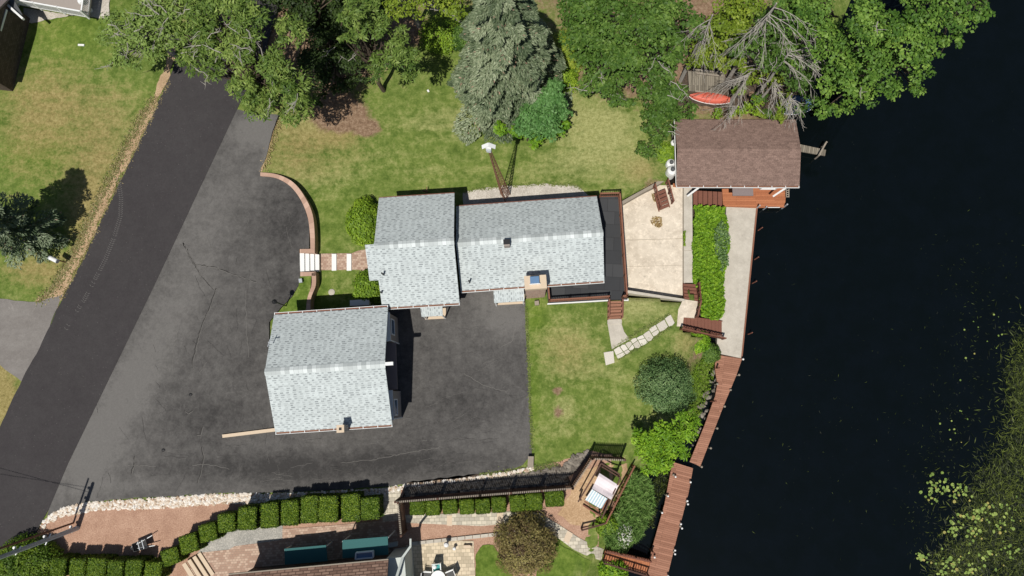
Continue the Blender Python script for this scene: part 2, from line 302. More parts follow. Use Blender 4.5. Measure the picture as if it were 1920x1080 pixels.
L_PAD = leafmat("lily_pad_green", (0.14, 0.22, 0.045), (0.22, 0.33, 0.075), (0.33, 0.42, 0.11), (0.40, 0.32, 0.10))
L_FLOW = leafmat("white_flowers", (0.6, 0.62, 0.55), (0.75, 0.77, 0.7), (0.85, 0.86, 0.82))

# ------------------------------------------------------------------ mesh helpers
LINK = sc.collection.objects.link
def tag(o, label=None, cat=None, group=None, kind=None):
    if label: o["label"] = label
    if cat: o["category"] = cat
    if group: o["group"] = group
    if kind: o["kind"] = kind
    return o
def empty(name, loc, label, cat, group=None):
    o = bpy.data.objects.new(name, None); LINK(o); o.location = loc; o.empty_display_size = 0.3
    return tag(o, label, cat, group)
def root_loc(o):
    l = Vector((0, 0, 0))
    while o: l += o.location; o = o.parent
    return l
class MB:
    def __init__(s): s.V = []; s.F = []; s.UV = []; s.A = []
    def face(s, pts, uv=None, a=0.5):
        i = len(s.V); s.V += [tuple(p) for p in pts]; s.F.append(list(range(i, i+len(pts))))
        s.UV += uv if uv else [(p[0], p[1]) for p in pts]; s.A.append(a)
    def hexa(s, b, t, a=0.5, uvm=1):                  # b, t: four bottom and four top points, counter-clockwise seen from above
        s.face(t, None, a); s.face(b[::-1], None, a)
        for k in range(4):
            j = (k+1) % 4; L = (Vector(b[j])-Vector(b[k])).length; H = (Vector(t[k])-Vector(b[k])).length
            z = b[k][2]; s.face([b[k], b[j], t[j], t[k]], [(0, z), (L, z), (L, z+H), (0, z+H)], a)
    def box(s, c, sz, rz=0.0, a=0.5):
        c = Vector(c); u = Vector((math.cos(rz), math.sin(rz), 0))*sz[0]/2; v = Vector((-math.sin(rz), math.cos(rz), 0))*sz[1]/2; w = Vector((0, 0, sz[2]/2))
        q = [-u-v, u-v, u+v, -u+v]; s.hexa([c+k-w for k in q], [c+k+w for k in q], a)
    def beam(s, p0, p1, w, h, a=0.5):                 # rectangular bar between two points
        p0, p1 = Vector(p0), Vector(p1); d = (p1-p0).normalized(); up = Vector((0, 0, 1))
        if abs(d.z) > 0.95: up = Vector((0, 1, 0))
        sd = d.cross(up).normalized()*w/2; uu = sd.cross(d).normalized()*h/2
        q0 = [p0-sd-uu, p0+sd-uu, p0+sd+uu, p0-sd+uu]; q1 = [k+(p1-p0) for k in q0]
        s.face(q0[::-1], None, a); s.face(q1, None, a); L = (p1-p0).length
        for k in range(4):
            j = (k+1) % 4; W = (q0[j]-q0[k]).length
            s.face([q0[k], q0[j], q1[j], q1[k]], [(0, 0), (0, W), (L, W), (L, 0)], a)
    def tube(s, p0, p1, r0, r1, n=6, a=0.5, cap=True):
        p0, p1 = Vector(p0), Vector(p1); d = (p1-p0).normalized(); up = Vector((0, 0, 1)) if abs(d.z) < 0.9 else Vector((1, 0, 0))
        x = d.cross(up).normalized(); y = d.cross(x)
        A = [p0+(x*math.cos(t)+y*math.sin(t))*r0 for t in [k*2*math.pi/n for k in range(n)]]
        B = [p1+(x*math.cos(t)+y*math.sin(t))*r1 for t in [k*2*math.pi/n for k in range(n)]]
        for k in range(n):
            j = (k+1) % n; s.face([A[j], A[k], B[k], B[j]], None, a)
        if cap: s.face(B[::-1], None, a); s.face(A, None, a)
    def lathe(s, c, prof, n=16, a=0.5, ax=None):      # prof: list of (r, z)
        c = Vector(c)
        for (r0, z0), (r1, z1) in zip(prof[:-1], prof[1:]):
            for k in range(n):
                t0, t1 = k*2*math.pi/n, (k+1)*2*math.pi/n
                f = lambda r, z, t: c+Vector((r*math.cos(t), r*math.sin(t), z))
                q = [f(r0, z0, t0), f(r0, z0, t1), f(r1, z1, t1), f(r1, z1, t0)]
                if r0 < 1e-4: q = [q[0], q[2], q[3]]
                elif r1 < 1e-4: q = q[:3]
                s.face(q, None, a)
    def prism(s, pts, z0, z1, ang=0.0, a=0.5, off=0.0):   # pts: world xy, closed outline; planks run along ang
        n = len(pts); pts = [Vector((p[0], p[1], 0)) for p in pts]
        if sum(pts[i].x*pts[(i+1) % n].y-pts[(i+1) % n].x*pts[i].y for i in range(n)) < 0: pts = pts[::-1]
        ca, sa = math.cos(ang), math.sin(ang); uv = lambda p: (p[0]*ca+p[1]*sa, -p[0]*sa+p[1]*ca+off)
        for tri in tessellate_polygon([pts]):
            t = [pts[k] for k in tri]
            if (t[1]-t[0]).cross(t[2]-t[0]).z < 0: t = t[::-1]
            q = [(p.x, p.y, z1) for p in t]; s.face(q, [uv(p) for p in q], a); s.face([(p.x, p.y, z0) for p in t[::-1]], None, a)
        L = 0
        for i in range(n):
            p, q = pts[i], pts[(i+1) % n]; l = (q-p).length
            s.face([(p.x, p.y, z0), (q.x, q.y, z0), (q.x, q.y, z1), (p.x, p.y, z1)], [(L, z0), (L+l, z0), (L+l, z1), (L, z1)], a); L += l
    def build(s, name, m, parent=None, origin=None, smooth=False, attr_=False):
        V = np.array(s.V, float).reshape(-1, 3)
        if parent: org = np.array(root_loc(parent))
        elif origin is not None: org = np.array(origin, float)
        else: org = np.array([(V[:, 0].min()+V[:, 0].max())/2, (V[:, 1].min()+V[:, 1].max())/2, V[:, 2].min()])
        me = bpy.data.meshes.new(name); me.from_pydata((V-org).tolist(), [], s.F)
        uvl = me.uv_layers.new(name="UVMap"); uvl.data.foreach_set("uv", np.array(s.UV, np.float32).ravel())
        if attr_:
            at = me.attributes.new("v", 'FLOAT', 'FACE'); at.data.foreach_set("value", np.array(s.A, np.float32))
        me.materials.append(m)
        if smooth: me.shade_smooth()
        o = bpy.data.objects.new(name, me); LINK(o)
        if parent: o.parent = parent
        else: o.location = org
        return o
def npmesh(name, V, nper, A, m, parent=None, origin=(0, 0, 0)):   # V: (n*nper,3) loose polygons
    org = np.array(root_loc(parent)) if parent else np.array(origin, float)
    V = V-org; n = len(V)//nper; me = bpy.data.meshes.new(name)
    me.vertices.add(len(V)); me.vertices.foreach_set("co", V.astype(np.float32).ravel())
    me.loops.add(len(V)); me.loops.foreach_set("vertex_index", np.arange(len(V), dtype=np.int32))
    me.polygons.add(n); me.polygons.foreach_set("loop_start", np.arange(0, len(V), nper, dtype=np.int32))
    try: me.polygons.foreach_set("loop_total", np.full(n, nper, dtype=np.int32))
    except Exception: pass
    at = me.attributes.new("v", 'FLOAT', 'FACE'); at.data.foreach_set("value", np.clip(A, 0, 1).astype(np.float32))
    me.update(calc_edges=True); me.validate(); me.materials.append(m)
    o = bpy.data.objects.new(name, me); LINK(o)
    if parent: o.parent = parent
    else: o.location = org
    return o
def copy_tree(o, parent=None):
    c = o.copy(); LINK(c); c.parent = parent
    for ch in list(o.children): copy_tree(ch, c)
    return c
def rough(pts, step=14, amp=2.0, closed=True):        # ragged natural outline
    out = []; n = len(pts)
    for i in range(n if closed else n-1):
        a, b = pts[i], pts[(i+1) % n]; L = math.hypot(b[0]-a[0], b[1]-a[1]); k = max(1, int(L/step))
        for j in range(k):
            t = j/k; out.append((a[0]+(b[0]-a[0])*t+(random.uniform(-amp, amp) if j else 0), a[1]+(b[1]-a[1])*t+(random.uniform(-amp, amp) if j else 0)))
    return out
def drape(name, pts, Hf, off, m, ang=0.0, kind="structure", cell=1.0, build=True, uvfn=None):
    w = [P(a, b, float(Hf(np.array([a]), np.array([b]))[0])) for a, b in pts]
    bm = bmesh.new(); vs = [bm.verts.new((p.x, p.y, 0)) for p in w]
    for tri in tessellate_polygon([[Vector((p.x, p.y, 0)) for p in w]]):
        t = [w[k] for k in tri]; cr = (t[1].x-t[0].x)*(t[2].y-t[0].y)-(t[1].y-t[0].y)*(t[2].x-t[0].x)
        if abs(cr) < 1e-7: continue
        try: bm.faces.new([vs[k] for k in (tri if cr > 0 else tri[::-1])])
        except ValueError: pass
    xs = [p.x for p in w]; ys = [p.y for p in w]
    for ax, lo, hi in ((0, min(xs), max(xs)), (1, min(ys), max(ys))):
        c = math.floor(lo/cell)*cell+cell
        while c < hi:
            co = [0, 0, 0]; no = [0, 0, 0]; co[ax] = c; no[ax] = 1
            bmesh.ops.bisect_plane(bm, geom=bm.verts[:]+bm.edges[:]+bm.faces[:], plane_co=co, plane_no=no); c += cell
    X = np.array([v.co.x for v in bm.verts]); Y = np.array([v.co.y for v in bm.verts]); a, b = topx(X, Y, 0.3)
    Z = Hf(a, b)+off
    for v, z in zip(bm.verts, Z): v.co.z = z
    uv = bm.loops.layers.uv.new("UVMap"); ca, sa = math.cos(ang), math.sin(ang)
    for f in bm.faces:
        for l in f.loops: l[uv].uv = (l.vert.co.x*ca+l.vert.co.y*sa, -l.vert.co.x*sa+l.vert.co.y*ca)
    me = bpy.data.meshes.new(name); bm.to_mesh(me); bm.free(); me.materials.append(m)
    o = bpy.data.objects.new(name, me); LINK(o)
    if kind: o["kind"] = kind
    return o

# ------------------------------------------------------------------ foliage
def unit(n): v = RNG.normal(size=(n, 3)); return v/np.linalg.norm(v, axis=1, keepdims=True)
def leaves(C, D, N, L, W):                            # diamond leaves: centre, long axis, normal
    S = np.cross(N, D); S /= (np.linalg.norm(S, axis=1, keepdims=True)+1e-9)
    D = D/(np.linalg.norm(D, axis=1, keepdims=True)+1e-9); L = L[:, None]; W = W[:, None]
    q = np.stack([C-D*L/2, C+S*W/2, C+D*L/2, C-S*W/2], 1); return q.reshape(-1, 3)
def clumps(cc, rc, per, leaf, asp=0.6, flat=0.75, upbias=0.55, droop=0.0):
    n = len(cc); idx = np.repeat(np.arange(n), per); d = unit(len(idx)); d[:, 2] = np.abs(d[:, 2])*0.9-0.12
    r = rc[idx]*RNG.uniform(0.55, 1.05, len(idx)); C = cc[idx]+d*r[:, None]*np.array([1, 1, flat])
    N = d*0.6+unit(len(idx))*0.55+np.array([0, 0, upbias]); N /= np.linalg.norm(N, axis=1, keepdims=True)
    D = d+unit(len(idx))*0.7; D -= N*(D*N).sum(1, keepdims=True); L = leaf*RNG.uniform(0.5, 1.55, len(idx))
    C[:, 2] -= droop*L
    tint = RNG.uniform(0.05, 0.95, n)[idx]*0.55+RNG.uniform(0, 0.9, len(idx))*0.45
    return leaves(C, D, N, L, L*asp), tint
def limb_path(mb, p0, p1, r0, r1, seg=4, wob=0.12, n=5):
    p0, p1 = Vector(p0), Vector(p1); L = (p1-p0).length; prev = p0; pr = r0
    for k in range(1, seg+1):
        t = k/seg; q = p0.lerp(p1, t)
        if k < seg: q = q+Vector((random.uniform(-1, 1), random.uniform(-1, 1), random.uniform(-0.6, 0.6)))*wob*L/seg
        r = r0+(r1-r0)*t; mb.tube(prev, q, pr, r, n, cap=(k == seg)); prev, pr = q, r
def broadleaf(name, label, lobes, m, leaf=0.20, dens=1.0, trunk_px=None, bark=None, cat="tree", asp=0.62, crr=(0.22, 0.46), fill=0.85, deadtwigs=0, group=None, flat=0.5):
    """lobes: (px, py, radius px, centre height above datum); each lobe is a lumpy cluster of leaf clumps"""
    W = [(P(a, b, z), r*mpp(a, b, z)) for a, b, r, z in lobes]
    cx = sum(p.x for p, _ in W)/len(W); cy = sum(p.y for p, _ in W)/len(W)
    if trunk_px: q = G(*trunk_px); cx, cy = q.x, q.y
    root = empty(name, (cx, cy, gz(cx, cy)), label, cat, group); CC = []; RC = []
    for p, R in W:
        k = max(10, int(34*fill*(R/1.8)**1.4)); d = unit(k); d[:, 2] = np.abs(d[:, 2])*1.1-0.25
        rr = R*RNG.uniform(0.35, 1.0, k)**0.6; rc = R*RNG.uniform(*crr, k)
        rr = np.maximum(rr-rc*0.6, 0.1*R)
        CC.append(np.array(p)+d*rr[:, None]*np.array([1, 1, 0.72])); RC.append(np.clip(rc, 0.25, 1.1))
    CC = np.concatenate(CC); RC = np.concatenate(RC); per = (dens*5.2*RC**2/(leaf*leaf*asp*0.5)/2.2).astype(int)
    per = np.clip(per, 20, 900)
    V, A = clumps(CC, RC, per, leaf, asp, flat); npmesh("crown", V, 4, A, m, root)
    tb = MB(); base = Vector((cx, cy, gz(cx, cy)-0.2)); zt = sum(p.z for p, _ in W)/len(W); Rm = max(R for _, R in W)
    r0 = 0.10+0.055*Rm; fork = Vector((cx, cy, base.z+(zt-base.z)*0.55)); limb_path(tb, base, fork, r0, r0*0.75, 3, 0.1, 8)
    pick = list(range(len(CC))); random.shuffle(pick)
    for k in pick[:min(len(pick), 16+6*len(W))]: limb_path(tb, fork, CC[k], r0*0.38, 0.02, 4, 0.25, 4)
    tb.build("trunk", bark or BARKD, root)
    if deadtwigs:
        for _ in range(deadtwigs):
            db = MB(); k = random.choice(pick); q = Vector(CC[k])+Vector((0, 0, RC[k]*0.7)); a = random.uniform(0, 6.28)
            e = q+Vector((math.cos(a), math.sin(a), 0.15))*random.uniform(0.8, 1.8); limb_path(db, q, e, 0.035, 0.01, 3, 0.3, 4)
            for _ in range(3):
                s_ = q.lerp(e, random.uniform(0.3, 0.8)); limb_path(db, s_, s_+Vector((random.uniform(-.6, .6), random.uniform(-.6, .6), .1)), 0.02, 0.006, 2, 0.2, 4)
            db.build("dead_branch", BARKG, root)
    return root
def conifer(name, label, base_px, h, R, m, n=110, droop=0.25, clear=1.0, leaf=0.26, cat="tree", spread=1.0, group=None):
    b = G(*base_px); root = empty(name, b, label, cat, group); tb = MB(); limb_path(tb, b-Vector((0, 0, .2)), b+Vector((0, 0, h)), 0.03*h*0.55, 0.02, 6, 0.02, 8)
    C = []; D = []; A = []; S = []
    for i in range(n):
        t = (i+random.random())/n; z = clear+(h-clear)*t; rad = R*(1-t)**0.62*random.uniform(0.5, 1.18)+0.15; a = i*2.399+random.uniform(-.3, .3)
        dv = np.array([math.cos(a), math.sin(a), 0.0]); k = max(10, int(rad*46*spread)); s = RNG.uniform(0.12, 1, k)**0.75*rad
        sd = np.array([-dv[1], dv[0], 0]); wd = (0.16+0.42*np.sin(np.clip(s/rad, 0, 1)*2.6))*rad*0.45
        off = RNG.uniform(-1, 1, k)*wd; zz = z+0.16*rad-droop*s*(s/max(rad, .1))+RNG.normal(0, 0.07, k)
        c = np.array([b.x, b.y, b.z])+dv*s[:, None]+sd*off[:, None]; c[:, 2] = b.z+zz
        dd = dv+sd*np.sign(off)[:, None]*RNG.uniform(0.3, 1.1, k)[:, None]+unit(k)*0.3; dd[:, 2] -= droop*0.7
        C.append(c); D.append(dd); A.append(np.clip(random.uniform(0.08, 0.8)+RNG.normal(0, 0.2, k), 0, 0.92)); S.append(np.full(k, leaf)*RNG.uniform(0.7, 1.3, k))
        e = b+Vector((dv[0]*rad*0.85, dv[1]*rad*0.85, z+0.16*rad-droop*rad*0.7)); limb_path(tb, b+Vector((0, 0, z)), e, 0.035, 0.01, 2, 0.05, 4)
    C = np.concatenate(C); D = np.concatenate(D); L = np.concatenate(S); N = unit(len(C))*0.6+np.array([0, 0, 0.8])
    D /= np.linalg.norm(D, axis=1, keepdims=True); N -= D*(D*N).sum(1, keepdims=True); A = np.concatenate(A)
    A[RNG.random(len(A)) < 0.012] = 1.0
    npmesh("crown", leaves(C, D, N, L, L*0.32), 4, A, m, root); tb.build("trunk", BARKD, root); return root
def pine(name, label, lobes, m, trunk_px, leaf=0.30, dens=1.0, deadtwigs=0, bark=None):
    return broadleaf(name, label, lobes, m, leaf, dens, trunk_px, bark, "tree", 0.30, (0.22, 0.40), .85, deadtwigs)
def dead_tree(name, label, apex_px, h, spread, n, ang=(0, 6.28), droop=0.5, seed=1):
    random.seed(seed); p = P(apex_px[0], apex_px[1], h); zb = gz(p.x, p.y); root = empty(name, (p.x, p.y, zb), label, "tree")
    tb = MB(); limb_path(tb, (p.x, p.y, zb-.2), p, 0.17, 0.05, 5, 0.03, 7); tb.build("trunk", BARKG, root)
    br = MB()
    for i in range(n):
        a = random.uniform(*ang); L = spread*random.uniform(0.5, 1.1); s = p-Vector((0, 0, random.uniform(0, h*0.22)))
        prev = s; d = Vector((math.cos(a), math.sin(a), 0.25)); K = 6; r = 0.032
        for k in range(K):
            d = (d+Vector((random.uniform(-.2, .2), random.uniform(-.2, .2), -droop/K*1.6))).normalized(); q = prev+d*L/K
            br.tube(prev, q, r, r*0.78, 4, cap=False)
            for _ in range(2):
                e = (d+Vector((random.uniform(-.9, .9), random.uniform(-.9, .9), random.uniform(-.5, .1)))).normalized()
                q1 = q+e*L*random.uniform(0.12, 0.26); br.tube(q, q1, r*0.42, 0.010, 3, cap=False)
                for _ in range(1):
                    e2 = (e+Vector((random.uniform(-.7, .7), random.uniform(-.7, .7), random.uniform(-.4, .1)))).normalized()
                    br.tube(q.lerp(q1, random.uniform(.3, .9)), q1+e2*L*0.10, 0.011, 0.005, 3, cap=False)
            prev = q; r *= 0.8
    br.build("branches", BARKG, root); return root
def shrub_ball(name, label, px, py, R, h, m, leaf=0.13, n=5200, squash=1.0, cat="shrub", bumpy=0.14, asp=0.6, z0=None, rx=1.0, ry=1.0, up=0.4, group=None):
    zc = (hg(px, py) if z0 is None else z0); p = P(px, py, zc+h*0.45); root = empty(name, (p.x, p.y, zc), label, cat, group)
    k = 46; cd = unit(k); cd[:, 2] = np.abs(cd[:, 2]); d = unit(n); d[:, 2] = np.abs(d[:, 2])*1.0-0.05
    lump = np.max(d@cd.T, 1); rad = (1-bumpy)+bumpy*2.2*np.clip((lump-0.82)/0.18, -0.6, 1)
    r = rad*RNG.uniform(0.72, 1.08, n); C = np.array([p.x, p.y, zc+h*0.2])+d*r[:, None]*np.array([R*rx, R*ry, h*0.8])
    N = d*0.7+unit(n)*0.5+np.array([0, 0, up]); D = unit(n); N /= np.linalg.norm(N, axis=1, keepdims=True); D -= N*(D*N).sum(1, keepdims=True)
    L = leaf*RNG.uniform(0.7, 1.4, n); A = RNG.uniform(0, 1, n)*0.55+RNG.uniform(0, 0.45, k)[np.argmax(d@cd.T, 1)]
    npmesh("foliage", leaves(C, D, N, L, L*asp), 4, A, m, root)
    sb = MB()
    for i in range(9):
        a = i*0.7; sb.tube((p.x, p.y, zc-0.05), (p.x+math.cos(a)*R*.45*rx, p.y+math.sin(a)*R*.45*ry, zc+h*0.72), 0.04, 0.012, 5)
    sb.build("stem", BARKD, root); return root
def field_leaves(pts_px, n, Hf, zlo, zhi, leaf, asp=0.6, up=0.8, mode="leaf", lean=0.3):
    xs = [p[0] for p in pts_px]; ys = [p[1] for p in pts_px]; X = []; Y = []
    while len(X) < n:
        a = RNG.uniform(min(xs), max(xs), n*2); b = RNG.uniform(min(ys), max(ys), n*2); ok = inside(a, b, pts_px); X += list(a[ok]); Y += list(b[ok])
    X = np.array(X[:n]); Y = np.array(Y[:n]); Z = Hf(X, Y); W = np.array([tuple(P(a, b, z)) for a, b, z in zip(X, Y, Z)])
    t = RNG.uniform(0, 1, n); lump = 0.5+0.5*np.sin(X*0.35+3*np.sin(Y*0.21))*np.cos(Y*0.31+2*np.sin(X*0.13)); 
    W[:, 2] += zlo+(zhi-zlo)*(0.35*t+0.65*lump)
    N = unit(n)*0.6+np.array([0, 0, up]); N /= np.linalg.norm(N, axis=1, keepdims=True); D = unit(n); D -= N*(D*N).sum(1, keepdims=True)
    if mode == "blade": D = unit(n)*np.array([1, 1, 0.2])+np.array([0, 0, lean]); N = unit(n)
    L = leaf*RNG.uniform(0.6, 1.4, n); return leaves(W, D, N, L, L*asp), np.clip(0.25*lump+RNG.uniform(0, 0.75, n), 0, 1)
def scatter_rocks(name, pts_px, n, Hf, lo, hi, m, off=0.03, kind="stuff", parent=None):
    base = bmesh.new(); bmesh.ops.create_icosphere(base, subdivisions=1, radius=1); BV = np.array([v.co[:] for v in base.verts]); BF = np.array([[v.index for v in f.verts] for f in base.faces]); base.free()
    xs = [p[0] for p in pts_px]; ys = [p[1] for p in pts_px]; X = []; Y = []
    while len(X) < n:
        a = RNG.uniform(min(xs), max(xs), n*2); b = RNG.uniform(min(ys), max(ys), n*2); ok = inside(a, b, pts_px); X += list(a[ok]); Y += list(b[ok])
    X = np.array(X[:n]); Y = np.array(Y[:n]); Z = Hf(X, Y)+off; out = []; A = []
    for i in range(n):
        p = P(X[i], Y[i], Z[i]); s = RNG.uniform(lo, hi)*np.array([1, RNG.uniform(0.6, 1), RNG.uniform(0.45, 0.7)]); th = RNG.uniform(0, 6.28)
        v = BV*(1+RNG.uniform(-0.22, 0.22, (len(BV), 1)))*s; v = np.stack([v[:, 0]*math.cos(th)-v[:, 1]*math.sin(th), v[:, 0]*math.sin(th)+v[:, 1]*math.cos(th), v[:, 2]], 1)
        out.append((v+np.array(p))[BF].reshape(-1, 3)); A += [RNG.uniform(0, 1)]*len(BF)
    V = np.concatenate(out); o = npmesh(name, V, 3, np.array(A), m, parent, origin=(V[:, 0].mean(), V[:, 1].mean(), V[:, 2].min()))
    if kind: o["kind"] = kind
    return o

# ------------------------------------------------------------------ SETTING: ground, water, roads, paths
def axis_lines(lo, hi, step, far): return [-far, -far*0.5, -far*0.25]+list(np.arange(lo, hi+1e-6, step))+[far*0.25, far*0.5, far]
gx = np.array(axis_lines(-48, 48, 0.32, 700)); gy = np.array(axis_lines(-22, 62, 0.32, 700))
XX, YY = np.meshgrid(gx, gy); fx, fy = XX.ravel(), YY.ravel(); qx, qy = topx(np.clip(fx, -60, 60), np.clip(fy, -30, 70), 0.2); ZZ = Hg(qx, qy)-0.0
me = bpy.data.meshes.new("ground"); nx, ny = len(gx), len(gy); ii = np.arange(nx*ny).reshape(ny, nx)
F = np.stack([ii[:-1, :-1], ii[:-1, 1:], ii[1:, 1:], ii[1:, :-1]], -1).reshape(-1, 4)
me.from_pydata(np.stack([fx, fy, ZZ], 1).tolist(), [], F.tolist())
def blobs(B):
    r = np.zeros(len(fx))
    for a, b, rx, ry, rot, amt in B:
        c, s = math.cos(math.radians(rot)), math.sin(math.radians(rot)); u = ((qx-a)*c+(qy-b)*s)/rx; v = (-(qx-a)*s+(qy-b)*c)/ry
        r += amt*np.exp(-(u*u+v*v))
    return r
DRY = [(120,200,110,60,0,.75),(190,300,110,60,-60,.8),(60,260,60,80,0,.45),(170,420,30,90,15,.9),(110,520,70,30,0,.7),(60,500,50,25,0,.5),
       (560,240,60,40,0,.9),(640,250,60,40,0,.8),(600,330,70,30,0,.55),(540,300,50,40,0,.5),(850,220,90,30,0,.45),(880,210,50,14,0,.4),
       (1110,220,60,40,0,.75),(1150,250,70,60,0,.7),(1080,300,90,45,-10,.65),(1200,320,40,30,0,.9),(1060,180,30,40,0,.5),(830,235,120,6,2,.5),
       (1210,580,60,25,0,.5),(1060,645,60,45,0,.75),(1190,570,60,30,0,.5),(1130,700,80,30,20,.4),(1060,700,50,20,0,.4),(1060,770,20,25,0,.9),(1290,640,30,40,60,.7),(1230,790,50,15,-20,.6),(640,540,25,15,0,.35),(1020,820,60,20,0,.3),
       (0,740,40,60,0,2.),(780,320,200,20,0,.2),(740,290,100,5,0,.45),(900,255,80,5,0,.45)]
LUSH = [(80,280,60,40,0,.8),(180,60,160,60,0,.7),(30,460,60,40,0,.5),(1005,600,22,40,0,.9),(1000,760,12,120,0,.8),(1100,720,110,60,0,.2),(560,570,60,40,0,.7),(640,560,60,40,0,.5),
        (1310,700,30,50,20,.8),(930,1040,40,40,0,.6),(1060,1040,40,40,0,.7),(1180,940,60,60,0,.7),(650,400,60,60,0,.35),(1080,840,60,30,0,.3),(880,120,60,40,0,.3)]
SOIL = [(650,215,35,22,0,1.3),(690,240,25,15,0,1.),(620,210,35,35,0,1.),(1045,733,12,8,0,1.),(1048,772,12,14,20,.8),(960,190,60,30,0,.6),(1180,100,180,90,0,.9),(620,60,120,110,0,1.3),(1400,120,140,110,0,1.2),
        (1225,345,25,15,0,.7),(1300,690,16,40,20,.5),(1325,650,30,20,40,.7),(800,60,60,20,0,1.),(420,60,90,60,0,.5),(700,-80,900,90,0,1.)]
WARM = [(0,740,60,80,0,1.2),(100,350,260,420,0,1.2),(560,280,90,60,0,.9),(660,240,60,50,0,.9),(1210,320,50,30,0,.8),(1060,660,60,50,0,.7),(1290,640,30,40,0,.8)]
for nm, B in (("warm", WARM), ("dry", DRY), ("lush", LUSH), ("soil", SOIL)):
    at = me.attributes.new(nm, 'FLOAT', 'POINT'); at.data.foreach_set("value", np.clip(blobs(B), 0, 1.3).astype(np.float32))
me.materials.append(GRASS); me.shade_smooth(); ground = bpy.data.objects.new("ground", me); LINK(ground); ground["kind"] = "structure"
WZ = -2.2
wb = MB(); wb.face([(-5, -700, WZ), (700, -700, WZ), (700, 700, WZ), (-5, 700, WZ)]); w = wb.build("water", WATER, origin=(0, 0, 0)); w["kind"] = "structure"

LEFT_EDGE = [(395,-120),(350,50),(325,130),(268,255),(222,348),(165,470),(118,560),(80,640),(38,722),(0,802),(-70,940)]
ROAD_PX = rough(LEFT_EDGE, 12, 1.2, False)+[(-70,940),(-200,1300),(-40,1110),(20,1062),(53,1030),(67,1003),(78,980),(92,955),(128,870),(215,690),(290,535),(372,360),(445,205),(500,90),(560,-120)]
drape("road", ROAD_PX, Hd, 0.045, ROAD)
DRIVE_PX = rough([(438,205),(523,215)],10,2,False)+rough([(523,215),(505,270),(488,325)],10,1.5,False)+[(488,325),(522,331),(548,350),(570,385),(580,420),(580,466),(561,467),(563,516),(560,535),(548,556),(526,578),(505,604),(505,700),(600,700),(700,620),(740,560),(840,540),(985,530),(985,600),(990,690)]+\
    rough([(990,690),(997,855),(980,872),(960,880),(880,893),(800,903),(700,914),(560,922),(400,925),(240,935),(165,940),(120,955),(88,968)],12,1.4,False)+[(88,968),(120,870),(205,690),(280,535),(360,360)]
dv = drape("driveway", DRIVE_PX, Hd, 0.03, DRIVE, cell=0.8)
vx = np.array([v.co.x for v in dv.data.vertices]); vy = np.array([v.co.y for v in dv.data.vertices]); wx, wy = topx(vx, vy, 0.4); wear = np.zeros(len(vx))
for a, b_, rx, ry, rot, amt in [(165,860,45,90,25,1.1),(240,740,40,150,27,.9),(330,600,45,170,27,.5),(400,420,50,130,25,.5),(480,245,30,30,0,1.5),(505,270,12,50,0,1.),(545,410,50,60,0,-.8),(535,540,30,60,0,-.6),
        (520,875,260,26,0,-.7),(760,860,200,26,0,-.4),(860,740,90,90,0,-.4),(950,600,50,30,0,1.2),(930,560,40,20,0,.8),(470,660,60,90,0,-.2),(420,780,60,40,0,-.6),(250,905,80,12,0,.5),(900,820,80,30,-10,.4),(975,850,14,40,0,.5),(790,600,30,30,0,-.3)]:
    c_, s_ = math.cos(math.radians(rot)), math.sin(math.radians(rot)); u = ((wx-a)*c_+(wy-b_)*s_)/rx; v = (-(wx-a)*s_+(wy-b_)*c_)/ry; wear += amt*np.exp(-(u*u+v*v))
dv.data.attributes.new("wear", 'FLOAT', 'POINT').data.foreach_set("value", wear.astype(np.float32))
drape("side_driveway", rough([(-80,548),(0,560),(70,566),(118,552),(84,640),(42,716),(20,700),(0,684),(-80,660)],12,1.6), Hd, 0.03, GREYD)
drape("road_shoulder", rough([(332,88),(318,150),(262,262),(216,352),(160,472),(112,566),(84,600),(66,565),(98,545),(140,470),(158,430),(205,335),(235,280),(290,180),(322,88)],9,3.5), Hd, 0.02, DIRT)
drape("road_verge", rough([(505,225),(522,222),(507,272),(492,322),(486,322)],8,2), Hg, 0.05, DIRT)
# tyre marks pressed into the fresh asphalt
TR = plain("tyre_dust", (0.125, 0.12, 0.115), 0.9, 0.1); tb = MB(); path = [(222,335),(227,370),(226,405),(214,445),(198,485),(180,520),(158,562),(138,592),(122,620)]
for (a0, b0), (a1, b1) in zip(path[:-1], path[1:]):
    L = math.hypot(a1-a0, b1-b0); k = int(L/3.6)
    for j in range(k):
        t = j/k; a, b = a0+(a1-a0)*t, b0+(b1-b0)*t; ux, uy = (a1-a0)/L, (b1-b0)/L; vx, vy = -uy, ux
        if random.random() < (b-420)/420: continue
        for s in (-1, 1):
            q = [(a+vx*s*0.7+ux*1.5, b+vy*s*.7+uy*1.5), (a+vx*s*4-ux*.2, b+vy*s*4-uy*.2), (a+vx*s*4-ux*1.2, b+vy*s*4-uy*1.2), (a+vx*s*0.7+ux*.5, b+vy*s*.7+uy*.5)]
            if s > 0: q = q[::-1]
            tb.face([P(c, d, 0.8+0.052) for c, d in q])
tb.build("tyre_marks", TR)["kind"] = "structure"
